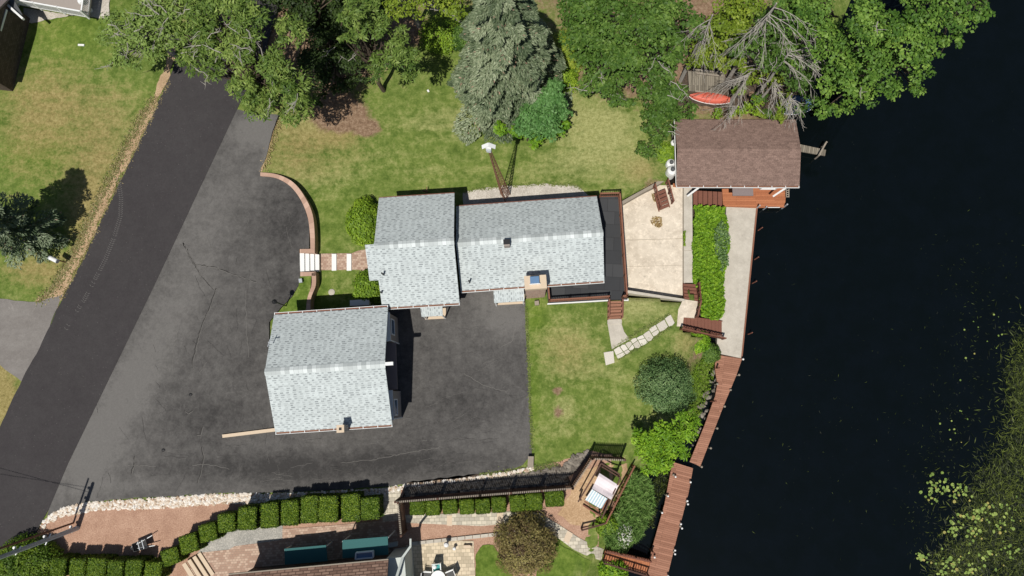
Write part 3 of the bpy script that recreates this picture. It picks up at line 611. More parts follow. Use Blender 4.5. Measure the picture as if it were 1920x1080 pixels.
# long cracks in the driveway
CR = plain("crack_filler", (0.040, 0.038, 0.036), 0.9, 0.1); CL = plain("crack_edge", (0.155, 0.148, 0.138), 0.9, 0.1)
def ribbon(mb, pts, w, z):
    pts = rough(pts, 5, 1.3, False)+[pts[-1]]
    for (a0, b0), (a1, b1) in zip(pts[:-1], pts[1:]):
        L = math.hypot(a1-a0, b1-b0) or 1; vx, vy = -(b1-b0)/L*w/2, (a1-a0)/L*w/2
        f = lambda a, b: P(a, b, float(Hd(np.array([a]), 0)[0])+z)
        q = [f(a0-vx, b0-vy), f(a1-vx, b1-vy), f(a1+vx, b1+vy), f(a0+vx, b0+vy)]
        if (q[1]-q[0]).cross(q[2]-q[0]).z < 0: q = q[::-1]
        mb.face(q)
dk = MB(); lt = MB(); sf = MB()
for pts in ([(343,455),(355,482),(362,495),(400,500),(440,515),(480,528)], [(343,455),(375,515),(395,537),(403,545)], [(405,540),(393,575),(378,610),(368,645),(360,680),(362,690)],
            [(378,838),(381,855),(376,885),(370,905)], [(252,855),(250,875),(246,888)], [(360,770),(352,775),(345,770)], [(380,800),(375,815),(368,815)]):
    ribbon(dk, pts, 1.5, 0.040); ribbon(lt, [(a+1.6, b+1.2) for a, b in pts], 0.8, 0.042)
for pts in ([(235,873),(265,873),(292,875)], [(360,872),(400,872),(430,880)], [(460,545),(462,610),(466,670)], [(335,610),(325,660),(322,700)], [(640,868),(700,862),(760,850),(830,838)], [(870,700),(905,722),(950,735)], [(930,560),(970,600),(960,640),(940,650)]):
    ribbon(lt, pts, 0.8, 0.042)
for _ in range(150):
    if random.random() < .55: a, b_ = random.uniform(180, 550), random.uniform(380, 900); an = random.gauss(1.5, .35)
    else: a, b_ = random.uniform(250, 970), random.uniform(820, 905); an = random.gauss(-.05, .15)
    if not inside(np.array([a]), np.array([b_]), DRIVE_PX)[0]: continue
    L = random.uniform(8, 45); p1 = (a+L*math.cos(an), b_+L*math.sin(an))
    if inside(np.array([p1[0]]), np.array([p1[1]]), DRIVE_PX)[0]: ribbon(lt if random.random() < .45 else sf, [(a, b_), ((a+p1[0])/2+random.uniform(-2, 2), (b_+p1[1])/2), p1], random.uniform(.2, .5), .041)
for _ in range(90):
    a, b_ = random.uniform(740, 985), random.uniform(600, 880); an = random.uniform(-.6, .4); L = random.uniform(6, 40); p1 = (a+L*math.cos(an), b_+L*math.sin(an))
    if inside(np.array([p1[0]]), np.array([p1[1]]), DRIVE_PX)[0]: ribbon(lt if random.random() < .4 else sf, [(a, b_), p1], random.uniform(.2, .4), .041)
sf.build("driveway_seams", plain("seam", (0.045, 0.043, 0.042), 0.9, 0.1))["kind"] = "structure"
dk.build("driveway_cracks", CR)["kind"] = "structure"; lt.build("driveway_scratches", CL)["kind"] = "structure"

def flat(name, pts, z, th, m, ang=0.0, kind="structure"):
    b = MB(); b.prism([P(a, c, z) for a, c in pts], z-th, z, ang); o = b.build(name, m, origin=(0, 0, 0)); o["kind"] = kind; return o
PZ, LZ = -0.8, -1.75
flat("patio", PATIO[:3]+[(1280,350),(1280,558)]+PATIO[7:], PZ, 0.35, CONC)
flat("patio_strip", [(1281.2,350),(1298,352),(1299,530),(1284,530),(1281.2,545)], PZ, 0.35, CONC2)
flat("lakeside_walk", WALK, LZ, 0.6, CONC2)
JT = plain("concrete_joint", (0.36, 0.31, 0.24), 0.9, 0.2)
for pts in ([(1168,450),(1281,447),(1281,447.7),(1168,450.8)], [(1281.3,350),(1282.3,350),(1282.3,540),(1281.3,540)], [(1283,470),(1299,469),(1299,469.7),(1283,470.7)], [(1170,500),(1281,497),(1281,497.4),(1170,500.5)]): flat("patio_joint", pts, PZ+.012, .02, JT)
V, A_ = field_leaves(rough([(1222,408),(1240,408),(1242,424),(1232,428),(1221,420)],6,3), 150, lambda a, b: a*0+PZ, .02, .1, .16, .6, .8); tag(npmesh("fallen_leaves", V, 4, A_, leafmat("dry_leaves", (.14, .08, .03), (.32, .21, .09), (.5, .4, .2)), origin=tuple(P(1231, 416, PZ))), kind="stuff")
V, A_ = field_leaves([(1221,364),(1226,362),(1233,378),(1226,378)], 60, lambda a, b: a*0+PZ, .02, .1, .14, .6, .8); tag(npmesh("fallen_leaves", V, 4, A_, bpy.data.materials["dry_leaves"], origin=tuple(P(1226, 370, PZ))), kind="stuff")
V, A_ = field_leaves(rough([(1281,434),(1285,434),(1285,462),(1281,462)],6,1), 160, lambda a, b: a*0+PZ, .02, .2, .12, .5, .7); tag(npmesh("joint_weeds", V, 4, A_, L_SHRUB, origin=tuple(P(1283, 450, PZ))), kind="stuff")
sg = MB(); sg.prism([P(a, b, LZ+.03) for a, b in [(1418,388),(1421,388),(1392,672),(1389.5,672)]], -2.7, LZ+0.03); sg.build("seawall_edge", WOOD)["kind"] = "structure"
drape("pale_gravel_bed", rough([(868,362),(905,354),(960,347),(1030,345),(1080,348),(1096,360),(1122,374),(1125,400),(868,400)],9,2.2), Hg, 0.03, WHITEGRAVEL)
drape("garden_bed", rough([(40,1110),(53,1032),(67,1003),(78,982),(120,958),(240,940),(400,930),(560,926),(715,920),(760,912),(960,886),(1000,880),(1110,845),(1185,860),(1180,890),(1150,960),(1128,1030),(1030,1000),(1030,1110)],12,2), Hg, 0.012, MULCH)
drape("wood_chip_bed", rough([(1062,935),(1100,878),(1175,868),(1178,885),(1150,940),(1128,978),(1080,985),(1045,965)],9,3), Hg, 0.03, CHIPS)
drape("gravel_patch", rough([(368,1040),(385,1010),(430,995),(455,990),(530,985),(530,1015),(440,1030)],9,2), Hg, 0.035, GRAVEL)
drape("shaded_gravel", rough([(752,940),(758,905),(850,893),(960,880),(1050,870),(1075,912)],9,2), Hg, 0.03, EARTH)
drape("house_terrace", [(378,1036),(430,1030),(440,1024),(530,1012),(530,992),(728,975),(745,975),(745,1110),(330,1110)], Hg, 0.05, PINKPAVE, 0.06)
drape("garden_steps_path", [(716,915),(752,912),(750,975),(718,978)], Hg, 0.07, GREYPAVE, 0.06)
drape("paver_path", [(760,965),(800,964),(985,958),(1012,962),(1050,985),(1085,1008),(1132,1030),(1128,1052),(1075,1030),(1035,1000),(1005,982),(980,980),(900,986),(850,984),(762,980)], Hg, 0.06, GREYPAVE, 0.03)
drape("path_bands", [(838,966),(848,966),(848,986),(838,985)], Hg, 0.075, BEIGE); drape("path_band", [(932,962),(944,961),(944,983),(932,984)], Hg, 0.075, BEIGE)
drape("path_band", [(1064,994),(1074,1000),(1066,1019),(1056,1013)], Hg, 0.075, BEIGE)
drape("rear_patio", [(762,1022),(850,1013),(888,1014),(892,1110),(760,1110)], Hg, 0.06, TANPAVE, 0.03)
eb = MB()
for k in range(14):
    a = 770+k*14.6; eb.prism([P(x, y, .12) for x, y in [(a, 1023-k*1.6), (a+13.6, 1021.5-k*1.6), (a+13.6, 1015-k*1.6), (a, 1016.5-k*1.6)]], 0, 0.13)
eb.build("garden_edging", CONC2)["kind"] = "structure"
drape("lawn_patch", rough([(892,1040),(905,1022),(925,1022),(940,1045),(960,1075),(970,1110),(892,1110)],7,1.5), Hg, 0.05, GRASS)
drape("lawn_patch", rough([(1025,1012),(1052,1022),(1085,1040),(1110,1052),(1100,1075),(1085,1110),(1000,1110),(1010,1050)],7,1.5), Hg, 0.05, GRASS)
for o in bpy.data.objects:
    if o.name.startswith("lawn_patch"):
        for nm, v in (("lush", 0.8), ("dry", -0.2), ("soil", 0.0)):
            at = o.data.attributes.new(nm, 'FLOAT', 'POINT'); at.data.foreach_set("value", np.full(len(o.data.vertices), v, np.float32))
wl = drape("raised_lawn", [(563,518),(584,518),(583,535),(577,575),(575,592),(508,604),(528,578),(549,556),(560,536)], Hd, 0.035, GRASS)
for nm, v in (("lush", 0.7), ("dry", 0.1), ("soil", 0.0)):
    at = wl.data.attributes.new(nm, 'FLOAT', 'POINT'); at.data.foreach_set("value", np.full(len(wl.data.vertices), v, np.float32))
drape("front_walk", [(592,476),(660,475),(672,470),(700,466),(700,512),(672,506),(594,507)], Hg, 0.05, PINKPAVE, 0.0)
# flagstone path and landing slabs
fl = MB(); spine = [(1154,664),(1176,652),(1196,641),(1214,631),(1236,615),(1263,598)]
def sp(t):
    x = max(0, min(1, t))*(len(spine)-1); k = min(int(x), len(spine)-2); f = x-k; return (spine[k][0]*(1-f)+spine[k+1][0]*f, spine[k][1]*(1-f)+spine[k+1][1]*f)
def across(t, o):
    a, b = sp(t-.01), sp(t+.01); L = math.hypot(b[0]-a[0], b[1]-a[1]) or 1; c_ = sp(t); return (c_[0]-(b[1]-a[1])/L*o, c_[1]+(b[0]-a[0])/L*o)
ts = [0]; 
while ts[-1] < 1: ts.append(ts[-1]+random.uniform(.085, .16))
ts[-1] = 1; jl = [(t+random.uniform(-.02, .02), t+random.uniform(-.02, .02), random.uniform(-3.5, 3.5)) for t in ts]
for (a0, a1, m0), (b0, b1, m1) in zip(jl[:-1], jl[1:]):
    g = .006; e0, e1 = random.uniform(-9.5, -7), random.uniform(7, 10.5)
    q1 = [across(a0+g, e0), across((a0+b0)/2, e0-random.uniform(0, 1.6)), across(b0-g, e0+random.uniform(-.6, 1)), across((b0+b1)/2-g, m1-.5), across((a0+a1)/2+g, m0-.5)]
    q2 = [across((a0+a1)/2+g, m0+.5), across((b0+b1)/2-g, m1+.5), across(b1-g, e1-random.uniform(0, 2)), across((a1+b1)/2, e1+random.uniform(0, 1.4)), across(a1+g, e1-random.uniform(0, 2))]
    for q in ((q1, q2) if random.random() < .7 else (q1[:3]+q2[2:],)):
        z = hg(*q[0])+0.06; fl.prism([P(x, y, z) for x, y in q], z-0.2, z, a=random.random())
z = hg(1142, 672)+0.06; fl.prism([P(x, y, z) for x, y in [(1132,661),(1150,658),(1152,680),(1136,685)]], z-.2, z, a=.6)
fl.build("flagstone_path", FLAG, attr_=True)["kind"] = "structure"
drape("concrete_path", [(1139,607),(1165,607),(1170,622),(1180,636),(1147,655),(1143,630)], Hg, 0.05, CONC2)
flat("stair_foot_slab", [(1139,599),(1166,598),(1166,606.5),(1139,607.5)], 0.12, 0.3, CONC2)
flat("stair_landing", [(1281,561),(1308,565),(1306,594),(1305,596),(1282,595),(1280,612),(1269,612),(1272,580)], 0.02, 0.5, CONC)
st = MB(); st.prism([P(a, b, .05) for a, b in [(1172,548.5),(1284,565),(1283,560.5),(1173,543.5)]], -1.0, 0.06)
o = st.build("retaining_wall", CONC2); tag(o, "low concrete retaining wall between the patio and the lawn below it", "wall")
st = MB(); st.prism([P(a, b, -.2) for a, b in rough([(1150,392),(1228,350),(1262,330),(1262,326),(1226,344),(1150,386)], 20, 0.6)], -1.2, -0.2)
o = st.build("stone_kerb", GREYWOOD); tag(o, "thin grey kerb between the patio and the dry lawn above it", "kerb")

# ------------------------------------------------------------------ curved retaining walls and front steps
def wall_run(name, label, outer, inner, zt, zb, m, extra=None):
    b = MB(); n = len(outer); L = 0
    for i in range(n-1):
        o0, o1, i0, i1 = outer[i], outer[i+1], inner[i], inner[i+1]; l = (P(*o1)-P(*o0)).length
        T = [P(*i0, zt), P(*o0, zt), P(*o1, zt), P(*i1, zt)]; B = [Vector((p.x, p.y, zb)) for p in T]
        uv = [(L, 0), (L, .4), (L+l, .4), (L+l, 0)]
        if (T[1]-T[0]).cross(T[2]-T[0]).z < 0: T = T[::-1]; B = B[::-1]; uv = uv[::-1]
        b.face(T, uv)
        for k in range(4):
            j = (k+1) % 4; b.face([B[k], B[j], T[j], T[k]], [(0, zb), (.5, zb), (.5, zt), (0, zt)])
        L += l
    o = b.build(name, m); return tag(o, label, "wall")
def arc(pts, k=5):
    out = []
    for i in range(len(pts)-1):
        p0 = pts[max(i-1, 0)]; p1 = pts[i]; p2 = pts[i+1]; p3 = pts[min(i+2, len(pts)-1)]
        for j in range(k):
            t = j/k; out.append(tuple(0.5*((2*p1[c])+(-p0[c]+p2[c])*t+(2*p0[c]-5*p1[c]+4*p2[c]-p3[c])*t*t+(-p0[c]+3*p1[c]-3*p2[c]+p3[c])*t**3) for c in (0, 1)))
    out.append(pts[-1]); return out
wall_run("retaining_wall", "curved retaining wall with pink capstones round the driveway end above the lawn",
         arc([(488,323),(520,327),(550,342),(572,370),(586,402),(590,440),(590,474)]), arc([(488,330),(518,334),(545,350),(565,377),(577,408),(581,440),(582,467)]), 0.92, -0.3, CAPSTONE)
wall_run("retaining_wall", "short pink capstone wall running south from the white front steps",
         arc([(592,510),(592,535),(583,560),(582,592)]), arc([(584,512),(584,535),(576,560),(573,592)]), 0.90, -0.3, CAPSTONE)
fs = empty("front_steps", P(578, 490, 0), "white front steps going down from the driveway between pink walls", "steps")
for i in range(4):
    z = 0.80-0.15*i; b = MB(); x0 = 562+i*9.3; b.prism([P(a, c, z) for a, c in [(x0+i*.0, 474.5+i*.7), (x0+8.4, 475+i*.7), (x0+8.8, 508.5), (x0+.5, 509)]], z-0.5, z); b.build("tread", WSTONE, fs)
b = MB(); b.prism([P(a, c, .9) for a, c in [(562,467),(590,466.5),(590,474),(562,474.3)]], 0.0, 0.9); b.build("side_wall", CAPSTONE, fs)
b = MB(); b.prism([P(a, c, .9) for a, c in [(563,510),(592,509.5),(592,517),(563,518)]], 0.0, 0.9); b.build("side_wall", CAPSTONE, fs)
for x0, lab in ((622, "white stone step across the paved front walk nearer the driveway"), (650, "white stone step across the paved front walk nearer the house")):
    b = MB(); z = hg(x0, 490)+0.14; b.prism([P(a, c, z) for a, c in [(x0, 476), (x0+8.6, 476), (x0+8.6, 507), (x0, 507.5)]], z-.3, z); tag(b.build("stone_step", WSTONE), lab, "step")
b = MB(); b.prism([P(a, c, 1.0) for a, c in [(416,815),(516,802.5),(516,809),(417,821)]], 0.3, 0.98); tag(b.build("retaining_wall", BEIGE), "long beige wall cap on the asphalt at the garage corner", "wall")

# ------------------------------------------------------------------ buildings
class Rect:
    def __init__(s, nw, ne, se, sw, z):
        A, B, C_, D = [P(a, b, z) for a, b in (nw, ne, se, sw)]; s.O = (A+B+C_+D)/4; u = (B-A)+(C_-D); s.a = u.length/4; s.U = u.normalized()
        s.V = Vector((-s.U.y, s.U.x, 0)); s.b = abs(((A+B)-(C_+D)).dot(s.V))/4
        s.err = max((s.at(-s.a, s.b, z)-A).length, (s.at(s.a, -s.b, z)-C_).length); s.O.z = 0
    def at(s, u, v, z): return Vector((s.O.x+s.U.x*u+s.V.x*v, s.O.y+s.U.y*u+s.V.y*v, z))
    def box(s, mb, u0, u1, v0, v1, z0, z1):
        q = [s.at(u0, v0, 0), s.at(u1, v0, 0), s.at(u1, v1, 0), s.at(u0, v1, 0)]
        mb.hexa([Vector((p.x, p.y, z0)) for p in q], [Vector((p.x, p.y, z1)) for p in q])
def gable(R, ez, rz, root, roofm, wallm, zb, inset=(0.45, 0.3), base_v=None, ridgem=None, gut='ns', label=None, th=0.14):
    rb = MB(); sl_ = math.hypot(R.b, rz-ez)
    for s in (1, -1):
        a0, a1, r1, r0 = R.at(-R.a, s*R.b, ez), R.at(R.a, s*R.b, ez), R.at(R.a, 0, rz), R.at(-R.a, 0, rz); q = [a0, a1, r1, r0]; uv = [(0, 0), (2*R.a, 0), (2*R.a, sl_), (0, sl_)]
        if s > 0: q = q[::-1]; uv = uv[::-1]
        lo = [p-Vector((0, 0, th)) for p in q]; rb.face(q, uv); rb.face(lo[::-1])
        for k in range(4):
            j = (k+1) % 4; rb.face([lo[k], lo[j], q[j], q[k]])
    ro = rb.build("roof", roofm, root)
    if label: ro["label"] = label
    if ridgem:
        cb = MB()
        for s in (1, -1):
            w = 0.24; dz = (rz-ez)/R.b*w
            q = [R.at(-R.a-.02, s*w, rz-dz+.03), R.at(R.a+.02, s*w, rz-dz+.03), R.at(R.a+.02, 0, rz+.035), R.at(-R.a-.02, 0, rz+.035)]; uv = [(0, .1), (2*R.a, .1), (2*R.a, .4), (0, .4)]
            if s > 0: q = q[::-1]; uv = uv[::-1]
            cb.face(q, uv); lo = [p-Vector((0, 0, .025)) for p in q]
            for k in range(4):
                j = (k+1) % 4; cb.face([lo[k], lo[j], q[j], q[k]])
        cb.build("ridge_cap", ridgem, ro)
    wb = MB(); iv, iu = inset; hb = R.b-iv; A = R.a-iu; f = lambda v: ez+(rz-ez)*(1-abs(v)/R.b)-th-0.01
    sec = [(-hb, zb), (-hb, f(hb)), (0, f(0)), (hb, f(hb)), (hb, zb)]
    for e in (1, -1):
        q = [R.at(e*A, v, z) for v, z in sec]; uv = [(v, z) for v, z in sec]
        if e > 0: q = q[::-1]; uv = uv[::-1]
        wb.face(q, uv)
    for (v0, z0), (v1, z1) in ((sec[0], sec[1]), (sec[4], sec[3])):
        q = [R.at(-A, v0, z0), R.at(A, v0, z0), R.at(A, v1, z1), R.at(-A, v1, z1)]; uv = [(0, z0), (2*A, z0), (2*A, z1), (0, z1)]
        if v0 > 0: q = q[::-1]; uv = uv[::-1]
        wb.face(q, uv)
    wb.build("wall", wallm, root)
    for side in gut:
        s = 1 if side == 'n' else -1; g = MB(); ch = MB(); v = s*R.b
        lo, hi = sorted((v+s*0.12, v+s*0.15)); R.box(g, -R.a, R.a, lo, hi, ez-.16, ez-.02)
        lo, hi = sorted((v, v+s*0.12)); R.box(ch, -R.a, R.a, lo+.003, hi-.003, ez-.15, ez-.07)
        k = int(2*R.a/1.0)
        for i in range(k+1):
            u = -R.a+2*R.a*i/k; u = min(max(u, -R.a+.03), R.a-.03); R.box(g, u-.022, u+.022, lo, hi, ez-.068, ez-.015)
        go = g.build("gutter", WHITE, root); ch.build("gutter_channel", RUST if s < 0 else BRNWOOD, go)
    return ro
def wall_window(R, u, v, nrm, w, h, zc, root, proud=0.04, name="window", fm=None):   # nrm: 'e','w','n','s' wall plane at (u,v)
    f = MB(); g = MB(); e = proud
    if nrm in 'ew':
        s = 1 if nrm == 'e' else -1
        for (v0, v1, z0, z1) in ((v-w/2-.09, v+w/2+.09, zc+h/2, zc+h/2+.1), (v-w/2-.09, v+w/2+.09, zc-h/2-.1, zc-h/2), (v-w/2-.09, v-w/2, zc-h/2, zc+h/2), (v+w/2, v+w/2+.09, zc-h/2, zc+h/2)):
            a, b = sorted((u, u+s*e)); R.box(f, a, b, v0, v1, z0, z1)
        a, b = sorted((u, u+s*e*.4)); R.box(g, a, b, v-w/2, v+w/2, zc-h/2, zc+h/2)
    else:
        s = 1 if nrm == 'n' else -1
        for (u0, u1, z0, z1) in ((u-w/2-.09, u+w/2+.09, zc+h/2, zc+h/2+.1), (u-w/2-.09, u+w/2+.09, zc-h/2-.1, zc-h/2), (u-w/2-.09, u-w/2, zc-h/2, zc+h/2), (u+w/2, u+w/2+.09, zc-h/2, zc+h/2)):
            a, b = sorted((v, v+s*e)); R.box(f, u0, u1, a, b, z0, z1)
        a, b = sorted((v, v+s*e*.4)); R.box(g, u-w/2, u+w/2, a, b, zc-h/2, zc+h/2)
    fo = f.build(name, fm or WHITE, root); g.build("pane", GLASS, fo)
def px_slab(mb, pts, z, th=0.1, ang=0): mb.prism([P(a, b, z) for a, b in pts], z-th, z, ang)
# --- garage
RG = Rect((513,590), (727,576), (736,796), (517,811), 3.9)
gr = empty("garage", (RG.O.x, RG.O.y, 0), "grey shingled gable garage with chimney standing on the asphalt driveway", "garage")
gable(RG, 3.9, 5.7, gr, SHINGLE, BRNSIDE, -0.2, (0.35, 0.55), ridgem=RIDGE)
A = RG.a-0.55
for v0, v1 in ((1.75, RG.b-.35), (-RG.b+.35, -1.75)):
    b = MB(); RG.box(b, A+.003, A+.5, v0, v1, -.2, 3.3); b.build("lower_wall", GREYSIDE, gr)
    b = MB(); RG.box(b, A+.003, A+.55, v0-.05, v1+.05, 3.3, 3.36); b.build("trim", WHITE, gr)
    b = MB(); RG.box(b, A+.503, A+.55, v0-.03, v0+.05, -.2, 3.297); b.build("trim", WHITE, gr)
b = MB(); RG.box(b, A+.003, A+.14, -1.68, 1.68, -.2, 2.35); b.build("garage_door", DARKWOOD, gr)
b = MB(); RG.box(b, A+.003, A+.75, -1.66, 1.66, 2.45, 2.53); b.build("canopy", AWN, gr)
wall_window(RG, A, 1.75, 'e', 0.8, 0.8, 3.95, gr); wall_window(RG, A, -1.9, 'e', 0.8, 0.8, 3.9, gr)
wall_window(RG, A+.5, 2.8, 'e', 1.0, 1.0, 2.2, gr); wall_window(RG, A+.5, -2.9, 'e', 1.0, 1.0, 2.2, gr)
b = MB(); RG.box(b, RG.a-.4, RG.a+.55, -.11, .11, 5.42, 5.68); b.build("hoist_beam", WHITE, gr)
def chimney(root, cpx, zt, sx, sy, zb, m, capm, hole=True, R=RG, capz=.12):
    p = P(cpx[0], cpx[1], zt); d = p-R.O; u, v = d.dot(R.U), d.dot(R.V); b = MB(); R.box(b, u-sx/2, u+sx/2, v-sy/2, v+sy/2, zb, zt-capz); c = b.build("chimney", m, root)
    b = MB(); e = .05
    if hole:
        for (a0, a1, b0, b1) in ((-sx/2-e, sx/2+e, sy/2-.11, sy/2+e), (-sx/2-e, sx/2+e, -sy/2-e, -sy/2+.11), (-sx/2-e, -sx/2+.11, -sy/2+.11, sy/2-.11), (sx/2-.11, sx/2+e, -sy/2+.11, sy/2-.11)):
            R.box(b, u+a0, u+a1, v+b0, v+b1, zt-capz, zt)
        b.build("chimney_cap", capm, c); b = MB(); R.box(b, u-sx/2+.12, u+sx/2-.12, v-sy/2+.12, v+sy/2-.12, zt-capz, zt-.07); b.build("flue", BLACK, c)
    else:
        R.box(b, u-sx/2-e, u+sx/2+e, v-sy/2-e, v+sy/2+e, zt-capz, zt); b.build("chimney_cap", capm, c)
    return c, u, v
chimney(gr, (638, 804), 5.3, 0.40, 0.40, 0.2, GREYSIDE, BEIGE, capz=0.1)
b = MB(); p = P(502, 650, 5.5); b.beam(p, p+Vector((.1, .5, -.1)), .05, .05); b.beam(p+Vector((0, .3, 0)), p+Vector((.35, .35, 0)), .04, .04); b.build("bracket", STEEL, gr)
# --- house
R1 = Rect((710,370), (850.7,363), (863,567), (717,578), 3.5); R2 = Rect((857,387), (1119,367.5), (1133,527), (862,545), 2.9)
hs = empty("house", (R2.O.x-3, R2.O.y, 0), "long single storey house with pale grey shingled gable roofs and brick chimney", "house")
gable(R1, 3.5, 5.6, hs, SHINGLE, BRNSIDE, -0.3, (0.5, 0.35), ridgem=RIDGE, gut='s', label="higher west wing roof of pale grey shingles")
r2 = gable(R2, 2.9, 4.6, hs, SHINGLE, BRNSIDE, -0.9, (0.5, 0.35), ridgem=RIDGE, gut='s', label="lower and longer east wing roof of pale grey shingles")
for R, z in ((R1, 3.5), (R2, 2.9)):
    b = MB(); R.box(b, -R.a, R.a, R.b, R.b+.06, z-.16, z-.01); b.build("fascia", BRNWOOD, hs)
b = MB(); R1.box(b, -R1.a-.62, -R1.a+.35, -2.1, .12, 5.0, 5.2)
q = [R1.at(-R1.a-.62, -2.2, 4.48), R1.at(-R1.a+.3, -2.2, 4.48), R1.at(-R1.a+.3, .1, 5.60), R1.at(-R1.a-.62, .1, 5.60)]
b = MB(); b.face(q, [(0, 0), (1, 0), (1, 2.6), (0, 2.6)]); lo = [p-Vector((0, 0, .12)) for p in q]; b.face(lo[::-1])
for k in range(4): b.face([lo[k], lo[(k+1) % 4], q[(k+1) % 4], q[k]])
b.build("entry_canopy", SHINGLE, hs)
def small_canopy(pts, z, drop, root, ang=math.pi/2):
    w = [P(a, c, z) for a, c in pts]; w = [w[0], w[1], w[2]-Vector((0, 0, drop)), w[3]-Vector((0, 0, drop))]      # nw, ne, se, sw
    q = [w[3], w[2], w[1], w[0]]; W = (q[1]-q[0]).length; H = (q[2]-q[1]).length; b = MB(); b.face(q, [(0, 0), (0, W), (H, W), (H, 0)]); lo = [p-Vector((0, 0, .12)) for p in q]; b.face(lo[::-1])
    for k in range(4): b.face([lo[k], lo[(k+1) % 4], q[(k+1) % 4], q[k]])
    c = b.build("door_canopy", SHINGLE, root); b = MB()
    for k in (0, 1): b = MB(); p = lo[k]+(lo[1-k]-lo[k]).normalized()*.08+Vector((0, .08, 0)); b.beam(p, (p.x, p.y, 0), .09, .09); b.build("canopy_post", WHITE, c)
small_canopy([(787,569),(829,567),(829,591),(789,593)], 2.6, .35, hs); small_canopy([(925,539),(982,536),(983,563),(926,567)], 2.5, .35, hs)
for pts in ([(793,573),(836,571),(836,597),(797,599)], [(926,545),(983,541),(984,569),(930,572)]):
    z = 0.18; b = MB(); px_slab(b, pts, z, .25); b.build("doorstep", BEIGE, hs)
for px, w, R in ((765, .9, R1), (858-8, .8, R1), (905, 1.1, R2)):
    p = P(px, 560, 1.5); u = (p-R.O).dot(R.U); wall_window(R, u, -R.b+.5, 's', w, .9, 1.9, hs, proud=.22)
c, u, v = chimney(hs, (1004, 529), 4.8, 1.42, .84, -.3, BRICKW, BEIGE, hole=False, R=R2, capz=.55)
b = MB(); R2.box(b, u-.36, u+.26, v-.12, v+.36, 4.8, 5.05); cp = b.build("chimney_hood", BLUEGL, c)
b = MB(); R2.box(b, u-.42, u+.32, v-.17, v-.123, 4.8, 4.98); b.build("hood_rim", WHITE, cp)
b = MB(); p = P(950, 455, 5.1); d = p-R2.O; u, v = d.dot(R2.U), d.dot(R2.V); R2.box(b, u-.2, u+.2, v-.2, v+.2, 4.2, 5.0); sv = b.build("roof_vent", GREYSIDE, r2)
b = MB(); R2.box(b, u-.23, u+.23, v-.1, v+.24, 5.0, 5.1); b.build("vent_hood", BLACK, sv)
for (a, c_, R, z) in ((718, 514, R1, 4.9), (716, 549, R1, 4.0), (880, 528, R2, 3.5)):
    b = MB(); p = P(a, c_, z); b.tube(p-Vector((0, 0, .35)), p+Vector((0, 0, .4)), .06, .06, 8); b.build("vent_pipe", BLACK, hs)
b = MB(); p = P(1004, 566, .15); b.box((p.x+.1, p.y-.1, .15), (.32, .32, .35), .1); b.build("utility_box", GREYWOOD, hs)
# --- boathouse
RB = Rect((1267,224), (1497,224), (1494,348.5), (1265.5,347.5), 1.0)
bh = empty("boathouse", (RB.O.x, RB.O.y, -2.2), "brown shingled boathouse at the water's edge with red deck below", "boathouse")
gable(RB, 1.0, 1.65, bh, BSHINGLE, BRNSIDE, -3.0, (0.75, 0.25), ridgem=None, gut='s')
b = MB(); RB.box(b, -RB.a-.03, -RB.a+.02, -RB.b, RB.b, .86, 1.0); b.build("fascia", WHITE, bh)
p = P(1394, 358, .6); u = (p-RB.O).dot(RB.U); b = MB(); RB.box(b, u-.78, u+.78, -RB.b-.62, -RB.b+.3, .38, .46); b.build("door_canopy", AWN, bh)
for px in (1303, 1466):
    b = MB(); p = P(px, 352, .8); u = (p-RB.O).dot(RB.U); s = 1 if px < 1400 else 1; b.beam(RB.at(u+.3, -RB.b-.1, .8), RB.at(u-.35, -RB.b-.5, -.1), .13, .1); b.build("brace", WHITE, bh)
wall_window(RB, (P(1447, 355, 0)-RB.O).dot(RB.U), -RB.b+.75, 's', 1.1, .9, -.3, bh, proud=.5)
# boathouse decks
bd = empty("boathouse_deck", P(1385, 375, -1.7), "orange brown stained deck along the south side of the boathouse", "deck")
b = MB(); px_slab(b, [(1354,354),(1474,352),(1472,388.5),(1418,389.5),(1356,387)], -1.62, .14, 0.0); b.build("floor", ORANGEWOOD, bd)
b = MB(); px_slab(b, [(1262,344),(1300,344),(1298.5,352),(1262,350)], -.7, .14); b.build("side_floor", ORANGEWOOD, bd)
for k in range(6):
    x0 = 1300+k*9.2; b = MB(); px_slab(b, [(x0, 357+k*.5), (x0+8.2, 357.5+k*.5), (x0+8.2, 384.5+k*.4), (x0, 384+k*.4)], -.85-.13*k, .06, math.pi/2); b.build("tread", BRNWOOD, bd)
for a, c_ in ((1420,389),(1471,387),(1436,389),(1471,356)): b = MB(); p = P(a, c_, -1.6); b.tube((p.x, p.y, -3.2), (p.x, p.y, -1.0 if a != 1436 else -1.4), .06, .06, 7); b.build("post", STEEL, bd)
b = MB(); p0, p1 = P(1440, 389, -1.5), P(1462, 389, -1.5); b.beam(p0, p1, .05, .05); b.build("edge_rail", WHITE, bd)
b = MB(); p0 = P(1474, 356, -1.3); [b.beam(P(1474+k*5, 354, -1.4), P(1474+k*5, 370, -1.4), .06, .06) for k in (0, 1)]; [b.beam(P(1474, 357+k*4, -1.35), P(1479, 357+k*4, -1.35), .06, .06) for k in range(4)]; tag(b.build("ladder", GREYWOOD), "small wooden ladder at the corner of the boathouse deck", "ladder")
